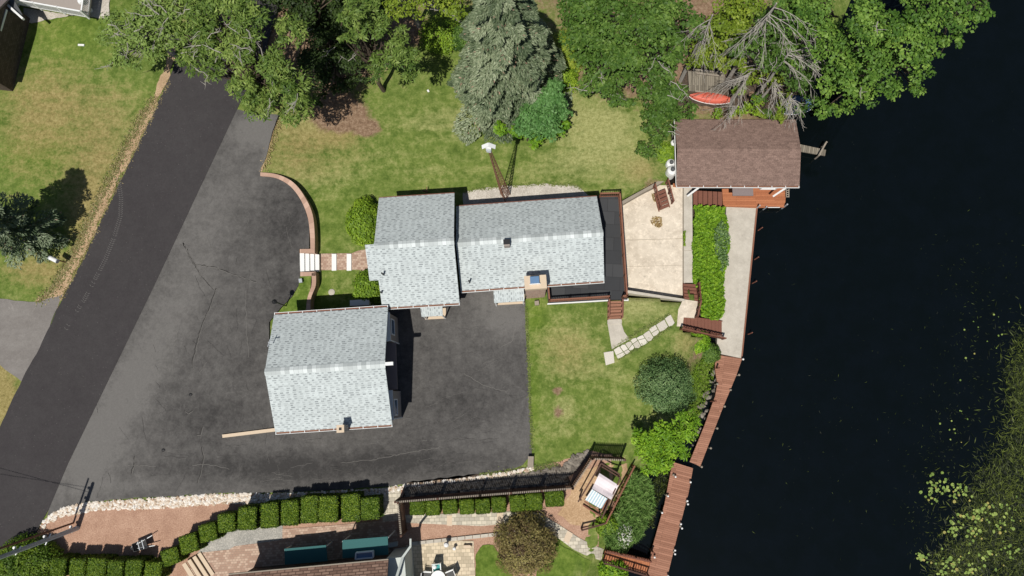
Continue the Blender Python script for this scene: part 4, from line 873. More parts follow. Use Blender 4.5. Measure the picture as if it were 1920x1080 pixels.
# small dock east of the boathouse
sd = empty("small_dock", P(1524, 281, -1.7), "small weathered dock sticking out into the water from the boathouse", "dock")
b = MB(); px_slab(b, [(1498,270),(1549,281),(1547,292),(1497,283)], -1.7, .12, math.pi/2-.2); b.build("floor", OLDPLANK, sd)
for a, c_ in ((1536,291),(1548,268)): b = MB(); p = P(a, c_, -1.4); b.tube((p.x, p.y, -3), (p.x, p.y, -1.2), .07, .07, 7); b.build("post", GREYWOOD, sd)
b = MB(); b.beam(P(1535, 292, -1.3), P(1549, 267, -1.3), .12, .1); b.build("crossbar", GREYWOOD, sd)

# ------------------------------------------------------------------ railings, decks, docks
def railing(parent, p0, p1, h=0.95, m=None, npost=3, step=0.13, posts=True, w=0.11, name="railing"):
    m = m or WOOD; p0, p1 = Vector(p0), Vector(p1); b = MB(); up = Vector((0, 0, h)); b.beam(p0+up, p1+up, w, .05); r = b.build(name, m, parent)
    b = MB(); b.beam(p0+Vector((0, 0, .1)), p1+Vector((0, 0, .1)), .05, .06); L = (p1-p0).length; k = max(2, int(L/step))
    for i in range(1, k): q = p0.lerp(p1, i/k); b.beam(q+Vector((0, 0, .12)), q+Vector((0, 0, h-.02)), .04, .04)
    b.build("balusters", m, r)
    for i in range(npost):
        q = p0.lerp(p1, i/(npost-1)); b = MB(); b.beam(q-Vector((0, 0, .15)), q+Vector((0, 0, h+.08)), .1, .1); b.build("post", m, r)
    return r
def stairs(parent, tl, tr, br_, bl, z0, z1, n, m, name="tread", ang=0.0):   # top-left/right, bottom-right/left in pixels at their heights
    A, B = P(*tl, z0), P(*tr, z0); C_, D = P(*br_, z1), P(*bl, z1)
    for i in range(n):
        t0, t1 = i/n, (i+.84)/n; z = z0+(z1-z0)*(i+.5)/n; q = [A.lerp(D, t0), B.lerp(C_, t0), B.lerp(C_, t1), A.lerp(D, t1)]
        b = MB(); b.prism(q, z-.06, z, ang); b.build(name, m, parent)
    b = MB()
    for s, e in ((A, D), (B, C_)): b.beam(s-Vector((0, 0, .14)), e-Vector((0, 0, .14)), .06, .22)
    b.build("stringer", m, parent)
DZ = 0.9
dk_ = empty("raised_deck", P(1150, 470, -.8), "raised black matted deck wrapping round the east end of the house", "deck")
b = MB(); px_slab(b, [(1112,367),(1163,366),(1176.5,561.5),(1167,561.5),(1140,562),(1028,568.5),(1024,530),(1112,530)], DZ, .2, -.06); b.build("floor", RUBBER, dk_)
b = MB(); px_slab(b, [(1026,570.8),(1140.5,564.2),(1140.5,562.2),(1027,568.7)], DZ-.01, .22); px_slab(b, [(1166,563.5),(1178.5,564),(1178.5,560),(1176.7,560),(1176.7,562),(1166,562)], DZ-.01, .22); b.build("fascia", WHITE, dk_)
for a, c_ in ((1160,370),(1168,470),(1173,558),(1035,562),(1090,560),(1138,556)): b = MB(); p = P(a, c_, DZ); b.beam((p.x, p.y, DZ-.2), (p.x, p.y, -1.2), .12, .12); b.build("support_post", DARKWOOD, dk_)
rl = lambda a, b_: (P(a[0], a[1], DZ), P(b_[0], b_[1], DZ))
for p, q, n in (((1124,369.5), (1159.5,368.5), 2), ((1159.5,369), (1172.5,558), 6), ((1139,559), (1029.5,566), 4), ((1029.5,565.5), (1027,537), 2), ((1172,558), (1166,558.5), 2)):
    w0, w1 = rl(p, q); railing(dk_, w0, w1, npost=n)
ds = empty("deck_stairs", P(1153, 582, 0), "red brown wooden stairs from the black deck down to the lawn", "stairs")
stairs(ds, (1140.5,564.5), (1166,564), (1165.5,598), (1140,599), DZ-.08, .2, 6, REDWOOD)
for a0, a1 in ((1140,1140), (1165,1164.5)):
    b = MB(); p0, p1 = P(a0, 563, DZ), P(a1, 598, .1); b.beam(p0+Vector((0, 0, .9)), p1+Vector((0, 0, .9)), .1, .05)
    for t in (.08, .35, .65, .95): q = p0.lerp(p1, t); b.beam(q, q+Vector((0, 0, .9)), .06, .06)
    b.build("handrail", BRNWOOD, ds)
# patio-to-lawn steps with railings
ps = empty("patio_stairs", P(1240, 370, PZ), "brown wooden steps with two railings on the patio near the boathouse", "stairs")
stairs(ps, (1228,362), (1247,354), (1256,388), (1236,396), -.2, PZ+.12, 5, BRNWOOD)
for (a, c_), (e, g) in (((1225,352), (1236,392)), ((1249,343), (1259,382))):
    p0, p1 = P(a, c_, -.25), P(e, g, PZ); railing(ps, p0, p1, .85, BRNWOOD, 3, .18)
# stairs at the landing
s1 = empty("garden_stairs", P(1295, 545, PZ), "short brown stairs climbing from the patio strip to the concrete landing", "stairs")
stairs(s1, (1284,562), (1309,566), (1304,532), (1281,531), 0.0, PZ+.1, 5, BRNWOOD)
railing(s1, P(1309, 567, -.05), P(1306, 534, PZ), .9, BRNWOOD, 3); railing(s1, P(1309, 568, 0), P(1303, 595, 0), .9, BRNWOOD, 3)
s2 = empty("lake_stairs", P(1315, 615, -1), "long brown stairs going down east from the landing to the lakeside walk", "stairs")
stairs(s2, (1282,592), (1281,614), (1354,629), (1354,602), 0.0, LZ+.1, 11, BRNWOOD, ang=math.pi/2)
railing(s2, P(1275, 618, 0), P(1354, 636, LZ+.05), .95, BRNWOOD, 4)
# docks
def dock(name, label, pts, ang, posts, lights, z=-1.66):
    cx = sum(p[0] for p in pts)/len(pts); cy = sum(p[1] for p in pts)/len(pts); r = empty(name, P(cx, cy, -2.6), label, "dock")
    b = MB(); px_slab(b, pts, z, .16, ang); b.build("floor", REDWOOD, r)
    for a, c_, t in posts:
        b = MB(); p = P(a, c_, z); b.tube((p.x, p.y, -3.4), (p.x, p.y, z+t), .07, .065, 8); b.tube((p.x, p.y, z+t), (p.x, p.y, z+t+.05), .085, .03, 8); b.build("post", GREYWOOD if t < .5 else BRNWOOD, r)
    for a, c_ in lights:
        b = MB(); p = P(a, c_, z); b.tube((p.x, p.y, z), (p.x, p.y, z+.28), .025, .025, 6); b.lathe((p.x, p.y, z+.26), [(.0, .0), (.07, .02), (.08, .08), (.05, .13), (0, .14)], 8); b.build("dock_light", WHITE, r)
    return r
dock("dock", "upper red brown dock narrowing southward from the concrete lakeside walk", [(1341,664.5),(1391.5,672.5),(1381,703),(1354,768),(1313,874.5),(1293,866),(1320,800),(1341,742),(1345,721),(1341,693)], math.radians(-9),
     [(1385,703,.15),(1369,731,.15),(1358,762,.15),(1344,803,.15),(1332,840,.15),(1315,875,.15),(1343,690,.7),(1344,720,.2),(1336,752,.9)], [(1391,674)])
dock("dock", "lower and wider red brown dock running down past the reeds", [(1261,866),(1299.5,878),(1291,925),(1270,1005),(1248,1095),(1207,1095),(1222,1030),(1246,945)], math.radians(-14),
     [(1262,890,.2),(1249,928,.2),(1241,960,.15),(1222,1032,.7),(1287,940,.15),(1275,986,.15),(1263,1034,.15)], [(1265,893),(1251,929),(1240,960),(1293,903),(1287,938),(1288,944),(1275,981),(1277,989),(1264,1030),(1264,1037),(1226,1043),(1251,1078)])
fb = empty("footbridge", P(1175, 1050, -1), "orange wooden footbridge with dark railings joining the paver path to the dock", "footbridge")
b = MB(); 
T = [P(1135, 1031, -.1), P(1130, 1051, -.1), P(1214, 1077, -1.55), P(1221, 1049, -1.55)]
n = 26
for i in range(n):
    t0, t1 = i/n, (i+.9)/n; z = -.1-1.45*(i+.5)/n; q = [T[0].lerp(T[3], t0), T[0].lerp(T[3], t1), T[1].lerp(T[2], t1), T[1].lerp(T[2], t0)]; b.prism(q, z-.05, z, math.pi/2)
b.build("floor", ORANGEWOOD, fb)
railing(fb, P(1136, 1031.5, -.1), P(1218, 1050, -1.5), .6, BRNWOOD, 4, .22); railing(fb, P(1131, 1050, -.1), P(1213, 1075, -1.5), .95, DARKWOOD, 4, .2)
# seawall stakes
for a, c_, lab in ((1421,432,"northernmost"),(1414,487,"second northernmost"),(1410,532,"middle"),(1402,628,"southernmost")):
    b = MB(); p = P(a, c_, -1.9); b.tube((p.x, p.y, -3), (p.x+.25, p.y+.15, -1.55), .055, .05, 6); tag(b.build("mooring_post", BRNWOOD), f"{lab} leaning wooden stake in the water beside the concrete walk", "post", "stakes along the concrete walk")

# ------------------------------------------------------------------ board fences
def board_fence(name, label, pts, h=2.1, m=DARKWOOD, capm=GREYWOOD, every=2.4):
    p0 = P(*pts[0], 0); r = empty(name, (p0.x, p0.y, gz(p0.x, p0.y)), label, "fence")
    bd_, cp = MB(), MB()
    for a, c_ in zip(pts[:-1], pts[1:]):
        A_, B_ = P(*a, h), P(*c_, h); L = (B_-A_).length; k = int(L/.13); d = (B_-A_).normalized()
        for i in range(k):
            q = A_.lerp(B_, (i+.5)/k); zb = gz(q.x, q.y); bd_.beam((q.x, q.y, zb-.05), (q.x, q.y, h-.06), .035, .10) if abs(d.x) < .5 else bd_.box((q.x, q.y, (zb+h)/2-.05), (.10, .035, h-zb-.05), math.atan2(d.y, d.x))
            cp.box((q.x, q.y, h-.02), (.07, .13, .04), math.atan2(d.y, d.x))
        for zz in (.4, h-.35): bd_.beam((A_.x, A_.y+.03, zz), (B_.x, B_.y+.03, zz), .05, .1)
        kk = max(1, int(round(L/every)))
        for i in range(kk+1):
            q = A_.lerp(B_, i/kk); zb = gz(q.x, q.y); b = MB(); b.box((q.x, q.y, (zb+h)/2), (.14, .14, h-zb+.12), math.atan2(d.y, d.x)); b.build("post", m, r)
    bd_.build("boards", m, r); cp.build("cap_rail", capm, r); return r
board_fence("board_fence", "long dark board fence behind the short hedge row, bending round the swing corner", [(741,941.5),(900,929),(1074,916),(1111,860.5),(1172,863)], 2.15)
board_fence("board_fence", "dark slatted fence running down from the gate opening to the white gable", [(746,943),(752,1005)], 2.15)
# low railing by the reeds
gf = empty("garden_fence", P(1155, 925, 0), "long low wooden railing slanting between the swing corner and the reeds", "fence")
railing(gf, G(1186, 872, .0), G(1134, 976, .0), .9, WOOD, 6, .22); railing(gf, G(1132, 978), G(1090, 990), .8, DARKWOOD, 3, 1.2)

# ------------------------------------------------------------------ rock strips
scatter_rocks("rock_border", [(76,985),(92,968),(120,952),(170,942),(400,927),(560,925),(716,917),(762,909),(880,896),(960,884),(1000,876),(1000,883),(940,893),(840,905),(760,914),(716,928),(560,941),(400,945),(300,953),(190,955),(120,968),(90,980),(80,992)], 2500, Hg, .06, .165, ROCK)
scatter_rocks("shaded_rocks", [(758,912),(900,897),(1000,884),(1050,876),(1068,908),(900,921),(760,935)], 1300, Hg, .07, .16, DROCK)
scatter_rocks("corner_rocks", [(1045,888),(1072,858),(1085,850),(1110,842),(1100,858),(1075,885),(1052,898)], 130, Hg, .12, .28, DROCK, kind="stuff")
scatter_rocks("shore_rocks", [(1318,740),(1332,700),(1345,690),(1343,735),(1322,790),(1300,840),(1290,835)], 45, Hg, .1, .25, DROCK, kind="stuff")

# ------------------------------------------------------------------ hedges
def hedge_mesh(sx, sy, h, n, seed):
    rg = np.random.default_rng(seed); nc = MB()
    f = rg.integers(0, 10, n); u = rg.uniform(-1, 1, (n, 3)); top = f < 5
    C = u.copy(); C[top, 2] = 1
    s = ~top; ax = f[s] % 2; sg = np.where(rg.random(s.sum()) < .5, -1, 1); tmp = C[s]; tmp[np.arange(len(tmp)), ax] = sg; C[s] = tmp
    Nn = np.zeros((n, 3)); Nn[top, 2] = 1; t2 = Nn[s]; t2[np.arange(len(t2)), ax] = sg; Nn[s] = t2
    r = 0.82; q = np.abs(C[:, :2]); ex = np.clip(q-r, 0, 1)/(1-r); k = np.linalg.norm(ex, axis=1); over = k > 1
    C[over, :2] = np.sign(C[over, :2])*(r+(1-r)*ex[over]/k[over][:, None])
    edge = np.maximum(np.abs(C[:, 0]), np.abs(C[:, 1])); C[:, 2] -= 0.10*np.clip((edge-.72)/.28, 0, 1)**2*(top)
    C[:, 2] -= .05*(C[:, 0]**2+C[:, 1]**2)*top; C = C*np.array([sx/2*.93, sy/2*.93, h/2])+np.array([0, 0, h/2])+rg.normal(0, .026, (n, 3))
    N = Nn+rg.normal(size=(n, 3))*.5; N /= np.linalg.norm(N, axis=1, keepdims=True); D = rg.normal(size=(n, 3)); D -= N*(D*N).sum(1, keepdims=True)
    L = .085*rg.uniform(.7, 1.5, n); return leaves(C, D, N, L, L*.7), rg.uniform(0, 1, n)
HM = []
def hedge(px, py, sx, sy, h, label, group, rz=0.0, var=0):
    z = hg(px, py); p = P(px, py, z+h); root = empty("clipped_hedge", (p.x, p.y, z), label, "hedge", group); root.rotation_euler.z = rz+random.uniform(-.04, .04); root.scale = (random.uniform(.95, 1.03), random.uniform(.95, 1.03), random.uniform(.93, 1.05))
    key = (round(sx, 1), round(sy, 1), h, var % 3)
    for k, me_, cm in HM:
        if k == key: break
    else:
        V, A_ = hedge_mesh(sx, sy, h, 5200, len(HM)+3); o = npmesh("tmp", V, 4, A_, L_HEDGE); me_ = o.data; bpy.data.objects.remove(o)
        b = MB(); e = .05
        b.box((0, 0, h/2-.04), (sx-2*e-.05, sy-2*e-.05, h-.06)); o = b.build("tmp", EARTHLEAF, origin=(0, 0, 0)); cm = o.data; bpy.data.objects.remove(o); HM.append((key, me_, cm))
    for nm, d in (("foliage", me_), ("inner_branches", cm)): o = bpy.data.objects.new(nm, d); LINK(o); o.parent = root
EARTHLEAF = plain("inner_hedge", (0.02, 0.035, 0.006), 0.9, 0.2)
ORD = ["first", "second", "third", "fourth", "fifth", "sixth", "seventh", "eighth", "ninth", "tenth", "eleventh", "twelfth"]
gA = "clipped hedges below the mulch bed"
for i, (a, c_, sx, sy) in enumerate(((109,1064,1.1,1.3),(142,1066,1.15,1.3),(178,1066,1.35,1.3),(214,1068,1.15,1.2),(249,1067,1.15,1.2),(286,1071,1.2,1.2))):
    hedge(a, c_, sx, sy, 1.6, f"{ORD[i]} square clipped hedge from the left in the bottom left row", gA, 0, i)
for i, (a, c_, s) in enumerate(((317,1045,1.15),(353,1020,1.3),(389,999,1.25),(423,981,1.25))):
    hedge(a, c_, s, s, 1.5, f"{ORD[i]} rounded clipped hedge from the bottom in the diagonal row beside the mulch", "hedges in the diagonal row", .35-.08*i, i)
for i, (a, c_, sx, sy) in enumerate(((463,972,1.4,1.6),(504,967,1.35,1.75),(543,962,1.25,1.75),(579,956,1.2,1.85),(615,955,1.4,1.9),(656,953,1.35,1.9),(692,954,1.35,1.6))):
    hedge(a, c_, sx, sy, 1.7, f"{ORD[i]} tall square hedge from the left in the row below the rock border", "hedges below the rock border", .05, i)
for i, (a, c_, sx, sy) in enumerate(((782,953,1.05,.95),(811,953,1.0,1.0),(843,951,1.05,1.0),(875,951,1.0,1.0),(905,950,1.0,1.05),(935,947,1.05,1.1),(970,944,1.05,1.15),(1001,941,1.15,1.15),(1040,936,1.3,1.05))):
    hedge(a, c_, sx, sy, 1.2, f"{ORD[i]} small clipped hedge from the left in the row under the board fence", "small hedges under the board fence", .05, i)

# ------------------------------------------------------------------ neighbour house (bottom) and building (top left)
RN = Rect((425,1078), (727,1050), (738,1190), (436,1218), 4.1)
nh = empty("neighbour_house", (RN.O.x, RN.O.y, 0), "brown shingled house with teal awnings cut off by the bottom edge", "house")
gable(RN, 4.1, 5.8, nh, NSHINGLE, BRNSIDE, -.2, (.35, .35), gut='')
b = MB(); RN.box(b, -RN.a, RN.a, RN.b, RN.b+.07, 3.95, 4.12); b.build("fascia", GREYWOOD, nh)
b = MB(); RN.box(b, RN.a-.33, RN.a+.9, -RN.b, RN.b-.1, -.1, 3.2); b.build("side_wall", SAGE, nh)
b = MB()
b.beam(P(770, 1010, 3.3), P(770, 1026, 3.4), .12, .2); b.beam(P(770, 1024, 3.4), P(754, 1046, 3.6), .14, .2); b.beam(P(755, 1046, 3.6), P(738, 1100, 4.4), .16, .2); b.build("rake_board", SAGE, nh)
for pts, z in (([(533,1029),(611,1022),(614,1052),(534,1059)], 2.3), ([(642,1013),(727,1006),(728,1040),(642,1047)], 2.7)):
    b = MB(); px_slab(b, pts, z, .1); aw = b.build("awning", TEAL, nh)
    for a, c_ in pts[:2]: b = MB(); p = P(a, c_, z); b.beam((p.x, p.y-.1, z-.1), (p.x, p.y-.1, 0), .07, .07); b.build("awning_post", WHITE, aw)
b = MB(); F4 = [P(668, 1036, 3.0), P(700, 1033, 3.0), P(700, 1045, 3.0), P(667, 1048, 3.0)]
for k in range(4): b.beam(F4[k], F4[(k+1) % 4], .07, .3)
fo = b.build("window_bay", WHITE, nh); b = MB(); b.prism(F4, 2.9, 2.98); b.build("pane", BLUEGL, fo)
b = MB(); px_slab(b, [(400,1063),(430,1052),(520,1042),(640,1030),(745,1016),(745,1024),(640,1042),(520,1054),(430,1066)], .35, .4); b.build("foundation_ledge", SAGE, nh)
sn = empty("terrace_steps", P(372, 1060, 0), "tan stone steps with dark risers beside the diagonal hedge row", "steps")
for i in range(4):
    a, c_ = 341+i*9.4, 1059-i*6.4; z = 1.42-.16*i; b = MB(); px_slab(b, [(a, c_), (a+6.6, c_-4.5), (a+32.6, c_+36), (a+26, c_+41)], z, .1); b.build("tread", BEIGE, sn)
RT2 = Rect((-220,-30), (8,-5), (-8,150), (-236,130), 3.4)
tl = empty("neighbour_building", (RT2.O.x, RT2.O.y, .8), "brown sided building with grey roof at the top left corner", "building")
gable(RT2, 3.4, 5.2, tl, AWN, BRNSIDE, .5, (.3, .25), gut='')
b = MB(); b.prism([P(a, c_, 3.0) for a, c_ in [(-30,-40),(22,-8),(42,28),(14,20),(-30,5)]], 2.9, 3.0); b.build("porch_roof", DARKGREY, tl)
b = MB(); b.beam(P(-5, -8, 3.1), P(44, 36, 3.1), .15, .2); b.beam(P(12, 18, 3.2), P(-2, 66, 3.2), .12, .15); b.build("fascia", WHITE, tl)
ndk = empty("neighbour_deck", P(95, 5, .8), "white railed deck at the top edge beside the brown building", "deck")
b = MB(); px_slab(b, [(30,-60),(175,-40),(166,32),(32,8)], 1.7, .15, .1); b.build("floor", GREYSIDE, ndk)
railing(ndk, P(33, 9, 1.7), P(165, 33, 1.7), .9, WHITE, 4, .14); railing(ndk, P(166, 33, 1.7), P(176, -40, 1.7), .9, WHITE, 3, .14)
drape("neighbour_path", rough([(45,15),(90,22),(165,32),(205,36),(208,-60),(175,-60),(170,20),(60,44),(46,40)],9,2), Hg, .04, WHITEGRAVEL)
drape("stone_pad", [(172,-60),(206,-60),(205,34),(172,33)], Hg, .06, WHITEGRAVEL)
b = MB(); p = P(172, 21, .8); b.lathe((p.x, p.y, .8), [(.12, 0), (.16, .1), (.16, .5), (0, .55)], 12); b.tube((p.x, p.y, 1.3), (p.x, p.y, 2.0), .03, .03, 6); b.lathe((p.x, p.y, 1.95), [(0, 0), (.18, .05), (.24, .2), (.18, .36), (0, .42)], 12); tag(b.build("globe_lamp", WHITE), "white globe lamp at the corner of the neighbour's white deck", "lamp")

# ------------------------------------------------------------------ objects
# birdhouse tower
tw = empty("lattice_tower", P(952, 378, 0), "rusty tapering lattice tower beside the north wall, leaning over the lawn in view", "tower")
TB = [P(938, 379, 0.1), P(955, 379, 0.1), P(951, 372, .1)]; top = P(917, 282, 8.2)
b0 = P(948, 372, 0.0); top = Vector((b0.x+.0, b0.y+.0, 8.2)); top = P(917, 279, 9.8)
legs = []
for k in range(3):
    a = k*2.094+.5; s = Vector((b0.x+.42*math.cos(a), b0.y+.1+.42*math.sin(a), 0)); e = top+Vector((.07*math.cos(a), .07*math.sin(a), -.2)); legs.append((s, e)); b = MB(); b.tube(s, e, .035, .03, 6); b.build("leg", RUST, tw)
b = MB()
for i in range(18):
    t0, t1 = i/18, (i+1)/18
    for k in range(3): s, e = legs[k]; s2, e2 = legs[(k+1) % 3]; b.tube(s.lerp(e, t0), s2.lerp(e2, t0), .014, .014, 4); b.tube(s.lerp(e, t0), s2.lerp(e2, t1), .012, .012, 4)
b.build("lattice", RUST, tw)
bh2 = empty("birdhouse", top, "white birdhouse with pitched roof on top of the rusty lattice tower", "birdhouse"); b = MB(); c = top
b.box((c.x, c.y-.05, c.z+.25), (.34, .26, .5), -.15); b.build("box", WHITE, bh2)
b = MB()
for s in (-1, 1): b.beam(c+Vector((0, .0, .74)), c+Vector((s*.42, -.05, .42)), .26, .03)
b.build("roof", WHITE, bh2); b = MB()
for k in range(4): b.box((c.x-.01, c.y-.22, c.z+.02+.11*k), (.28, .08, .02), -.15)
b.build("perch_bars", STEEL, bh2)
# street lamp by driveway
lp = G(540, 575); lp.z = .8; la = empty("lamp_post", lp, "thin black lamp post on the grass corner beside the driveway", "lamp post")
b = MB(); b.tube(lp, lp+Vector((0, 0, 2.1)), .045, .035, 8); b.build("pole", BLACK, la)
b = MB(); b.lathe(lp+Vector((0, 0, 2.1)), [(.05, 0), (.13, .06), (.15, .3), (.19, .31), (.03, .46), (0, .47)], 8); b.beam(lp+Vector((-.22, 0, 1.95)), lp+Vector((.22, 0, 1.95)), .03, .03); b.build("lantern", BLACK, la)
# mailbox
mp_ = P(124, 492, .8); mb_ = empty("mailbox", mp_, "white mailbox with grey end on a post beside the road", "mailbox")
b = MB(); b.tube(mp_, mp_+Vector((0, 0, 1.0)), .05, .05, 8); b.build("post", BRNWOOD, mb_)
b = MB(); e0 = mp_+Vector((-.42, .12, 1.15)); e1 = mp_+Vector((.12, -.13, 1.15)); b.tube(e0, e1, .16, .16, 12); b.box(((e0+e1)/2-Vector((0, 0, .1))), ((e1-e0).length, .30, .14), math.atan2(e1.y-e0.y, e1.x-e0.x)); b.build("box", WHITE, mb_)
b = MB(); d = (e1-e0).normalized(); b.tube(e1, e1+d*.05, .168, .168, 12); b.tube(e0-d*.08, e0, .168, .168, 12); b.build("door", STEEL, mb_)
# utility pole
ub = P(146, 990, .8); ut = P(-60, 1068, 9.6); up_ = empty("utility_pole", ub, "tall grey utility pole with wires leaning across the bottom left corner", "utility pole")
b = MB(); b.tube(ub, ut, .17, .12, 10); b.build("pole", STEEL, up_)
b = MB(); b.tube(ub+Vector((-.35, .35, 0)), ut+Vector((-.3, .5, -.4)), .07, .07, 6); b.build("conduit", RUST, up_)
for t, L in ((.03, .5), (.3, .8), (.58, .6), (.8, .6)):
    q = ub.lerp(ut, t); b = MB(); b.beam(q+Vector((-.12, -L*.45, .15)), q+Vector((.18, L*.45, .15)), .06, .06); b.tube(q+Vector((-.16, .2, .2)), q+Vector((-.16, .2, .32)), .09, .09, 8); b.build("bracket", WHITE, up_)
b = MB(); b.tube(ub.lerp(ut, .9), ub.lerp(ut, .9)+Vector((-14, 1.5, 1.0)), .015, .015, 4); b.tube(ub.lerp(ut, .8), ub.lerp(ut, .8)+Vector((-14, 3.0, 1.0)), .015, .015, 4); b.build("wire", BLACK, up_)
# garden cart
gp = G(272, 1019); gc = empty("garden_cart", gp, "small black and white wheelbarrow parked on the pink mulch", "wheelbarrow"); ang = math.radians(20)
def gl(u, v, z): return gp+Vector((math.cos(ang)*u-math.sin(ang)*v, math.sin(ang)*u+math.cos(ang)*v, z))
b = MB(); 
for s in (-1, 1): b.beam(gl(-.85, s*.08, .25), gl(.95, s*.36, .55), .045, .045)
b.build("handle", WHITE, gc)
b = MB(); B4 = [gl(-.35, -.18, .3), gl(.35, -.24, .35), gl(.35, .24, .35), gl(-.35, .18, .3)]; T4 = [gl(-.55, -.27, .6), gl(.45, -.33, .62), gl(.45, .33, .62), gl(-.55, .27, .6)]; b.face(B4)
for k in range(4): j = (k+1) % 4; b.face([B4[k], B4[j], T4[j], T4[k]]); b.beam(T4[k], T4[j], .04, .04)
b.build("tray", BLACK, gc)
b = MB(); b.tube(gl(-.8, -.05, .2), gl(-.8, .05, .2), .2, .2, 14); b.build("wheel", BLACK, gc); b = MB()
for s in (-1, 1): b.beam(gl(.4, s*.25, 0), gl(.3, s*.25, .45), .04, .04)
b.beam(gl(-.1, -.3, .64), gl(-.1, .3, .64), .05, .03); b.beam(gl(.2, -.31, .64), gl(.2, .31, .64), .05, .03); b.build("leg", STEEL, gc)
# swing bed
sb_ = empty("garden_swing", P(1128, 925, 0), "brown timber garden swing with pale canopy and striped seat on wood chips", "swing"); SZ = 1.9
def SP(x, y, z): return P(x, y, z)
fr = ((1127,868), (1162,890), (1127,975), (1086,940))
b = MB(); b.beam(SP(1127, 869, 1.9), SP(1161, 889, 1.9), .1, .1); b.beam(SP(1127, 874, 1.2), SP(1158, 893, 1.2), .08, .08); b.beam(SP(1161, 889, 1.9), SP(1163, 900, 1.5), .09, .09); b.build("back_beam", DARKWOOD, sb_)
b = MB(); b.beam(SP(1127, 869, 1.9), SP(1084, 941, 1.3), .09, .09); b.beam(SP(1163, 897, 1.8), SP(1128, 972, 1.2), .09, .09); b.build("side_beam", DARKWOOD, sb_)
for a, c_ in ((1128, 874), (1160, 893), (1089, 937), (1126, 965)):
    p = P(a, c_, 1.2); b = MB(); b.beam((p.x, p.y, gz(p.x, p.y)-.05), (p.x, p.y, 1.3 if c_ > 900 else 1.9), .1, .1); b.build("leg", DARKWOOD, sb_)
b = MB(); b.beam(SP(1096, 940, .35), SP(1126, 960, .35), .1, .08); b.beam(SP(1093, 947, .2), SP(1124, 967, .2), .1, .08); b.build("foot_beam", WOOD, sb_)
Q = [(1124,887), (1160,910), (1146,937), (1110,916)]; b = MB(); N_ = 6
for i in range(N_):
    for j in range(N_):
        def cp_(s, t):
            a = (1-s)*(1-t)*Q[0][0]+s*(1-t)*Q[1][0]+s*t*Q[2][0]+(1-s)*t*Q[3][0]; c_ = (1-s)*(1-t)*Q[0][1]+s*(1-t)*Q[1][1]+s*t*Q[2][1]+(1-s)*t*Q[3][1]
            return P(a, c_, 1.65+.10*math.sin(t*7+s)-.12*math.sin(math.pi*s)+.05*math.sin(s*9))
        s0, s1, t0, t1 = i/N_, (i+1)/N_, j/N_, (j+1)/N_; b.face([cp_(s0, t1), cp_(s1, t1), cp_(s1, t0), cp_(s0, t0)])
b.build("canopy", PINKW, sb_, smooth=True)
STRIPE = brickmat("striped_cloth", (0.55, 0.66, 0.72), (0.80, 0.83, 0.84), (0.8, 0.8, 0.8), 8.0, 0.09, 0.004, contrast=(0.45, 0.55), dirt=0.03, bmp=0)
b = MB(); st4 = [P(1110, 917, .75), P(1139, 935, .75), P(1128, 955, .6), P(1097, 937, .6)]
for k in range(14):
    A0, A1 = st4[0].lerp(st4[1], k/14), st4[0].lerp(st4[1], (k+1)/14); B0, B1 = st4[3].lerp(st4[2], k/14), st4[3].lerp(st4[2], (k+1)/14); q = [B0, B1, A1, A0]
    b.face(q, None, k % 2); lo = [p-Vector((0, 0, .1)) for p in q]; b.face([lo[0], lo[1], q[1], q[0]], None, k % 2)
b.build("seat", attrcol("striped_cloth", [(0.3, (0.78, 0.8, 0.8)), (0.7, (0.42, 0.58, 0.66))]), sb_, attr_=True)
b = MB(); b.beam(P(1142, 935, .7), P(1130, 958, .7), .25, .06); b.beam(P(1148, 930, .9), P(1133, 960, .9), .08, .06); b.build("armrest", WOOD, sb_)
# kayaks / boats
def hull(name, label, p0, p1, z, w, h, m, cat, gun=WHITE):
    A_, B_ = P(*p0, z), P(*p1, z); L = (B_-A_).length; d = (B_-A_).normalized(); s = Vector((-d.y, d.x, 0)); r = empty(name, (A_+B_)/2, label, cat); b = MB(); N_ = 14; K = 8; rows = []
    for i in range(N_+1):
        t = i/N_; ww = w/2*max(.03, math.sin(math.pi*t)**.6); hh = h*(.75+.25*math.sin(math.pi*t)); rows.append([A_+d*L*t+s*ww*math.cos(math.pi*k/K)+Vector((0, 0, hh*math.sin(math.pi*k/K)**.75)) for k in range(K+1)])
    for i in range(N_):
        for k in range(K): b.face([rows[i][k], rows[i+1][k], rows[i+1][k+1], rows[i][k+1]])
    b.build("hull", m, r, smooth=True); b = MB()
    for i in range(N_):
        for k in (0, K): b.beam(rows[i][k], rows[i+1][k], .06, .06)
    b.build("gunwale", gun, r); return r
hull("canoe", "overturned red canoe lying north of the boathouse under bare branches", (1292,180), (1374,189), .3, .9, .4, RED, "canoe")
hull("rowing_boat", "blue covered boat half hidden under trees north of the boathouse", (1440,197), (1528,197), -1.6, 1.6, .5, BLUEHULL, "boat")
hull("rowing_boat", "white hulled boat under the pale bare branches left of the blue one", (1428,160), (1440,205), -1.5, 1.2, .5, WHITE, "boat")
wp = empty("wooden_platform", P(1330, 155, -.6), "grey plank platform beside the red canoe under the trees", "platform"); b = MB(); px_slab(b, [(1290,133),(1360,136),(1354,176),(1292,170)], .45, .12, math.pi/2-.05); b.build("floor", OLDPLANK, wp)
b = MB(); b.beam(P(1303, 131, .75), P(1360, 137, .75), .12, .1); b.beam(P(1303, 137, .7), P(1356, 143, .7), .1, .08); b.beam(P(1303, 171, .5), P(1354, 177, .5), .1, .1); b.build("rail", GREYWOOD, wp)
drape("worn_earth", rough([(1285,120),(1370,120),(1420,150),(1420,225),(1270,225),(1275,180)],10,3), Hg, .03, EARTH)
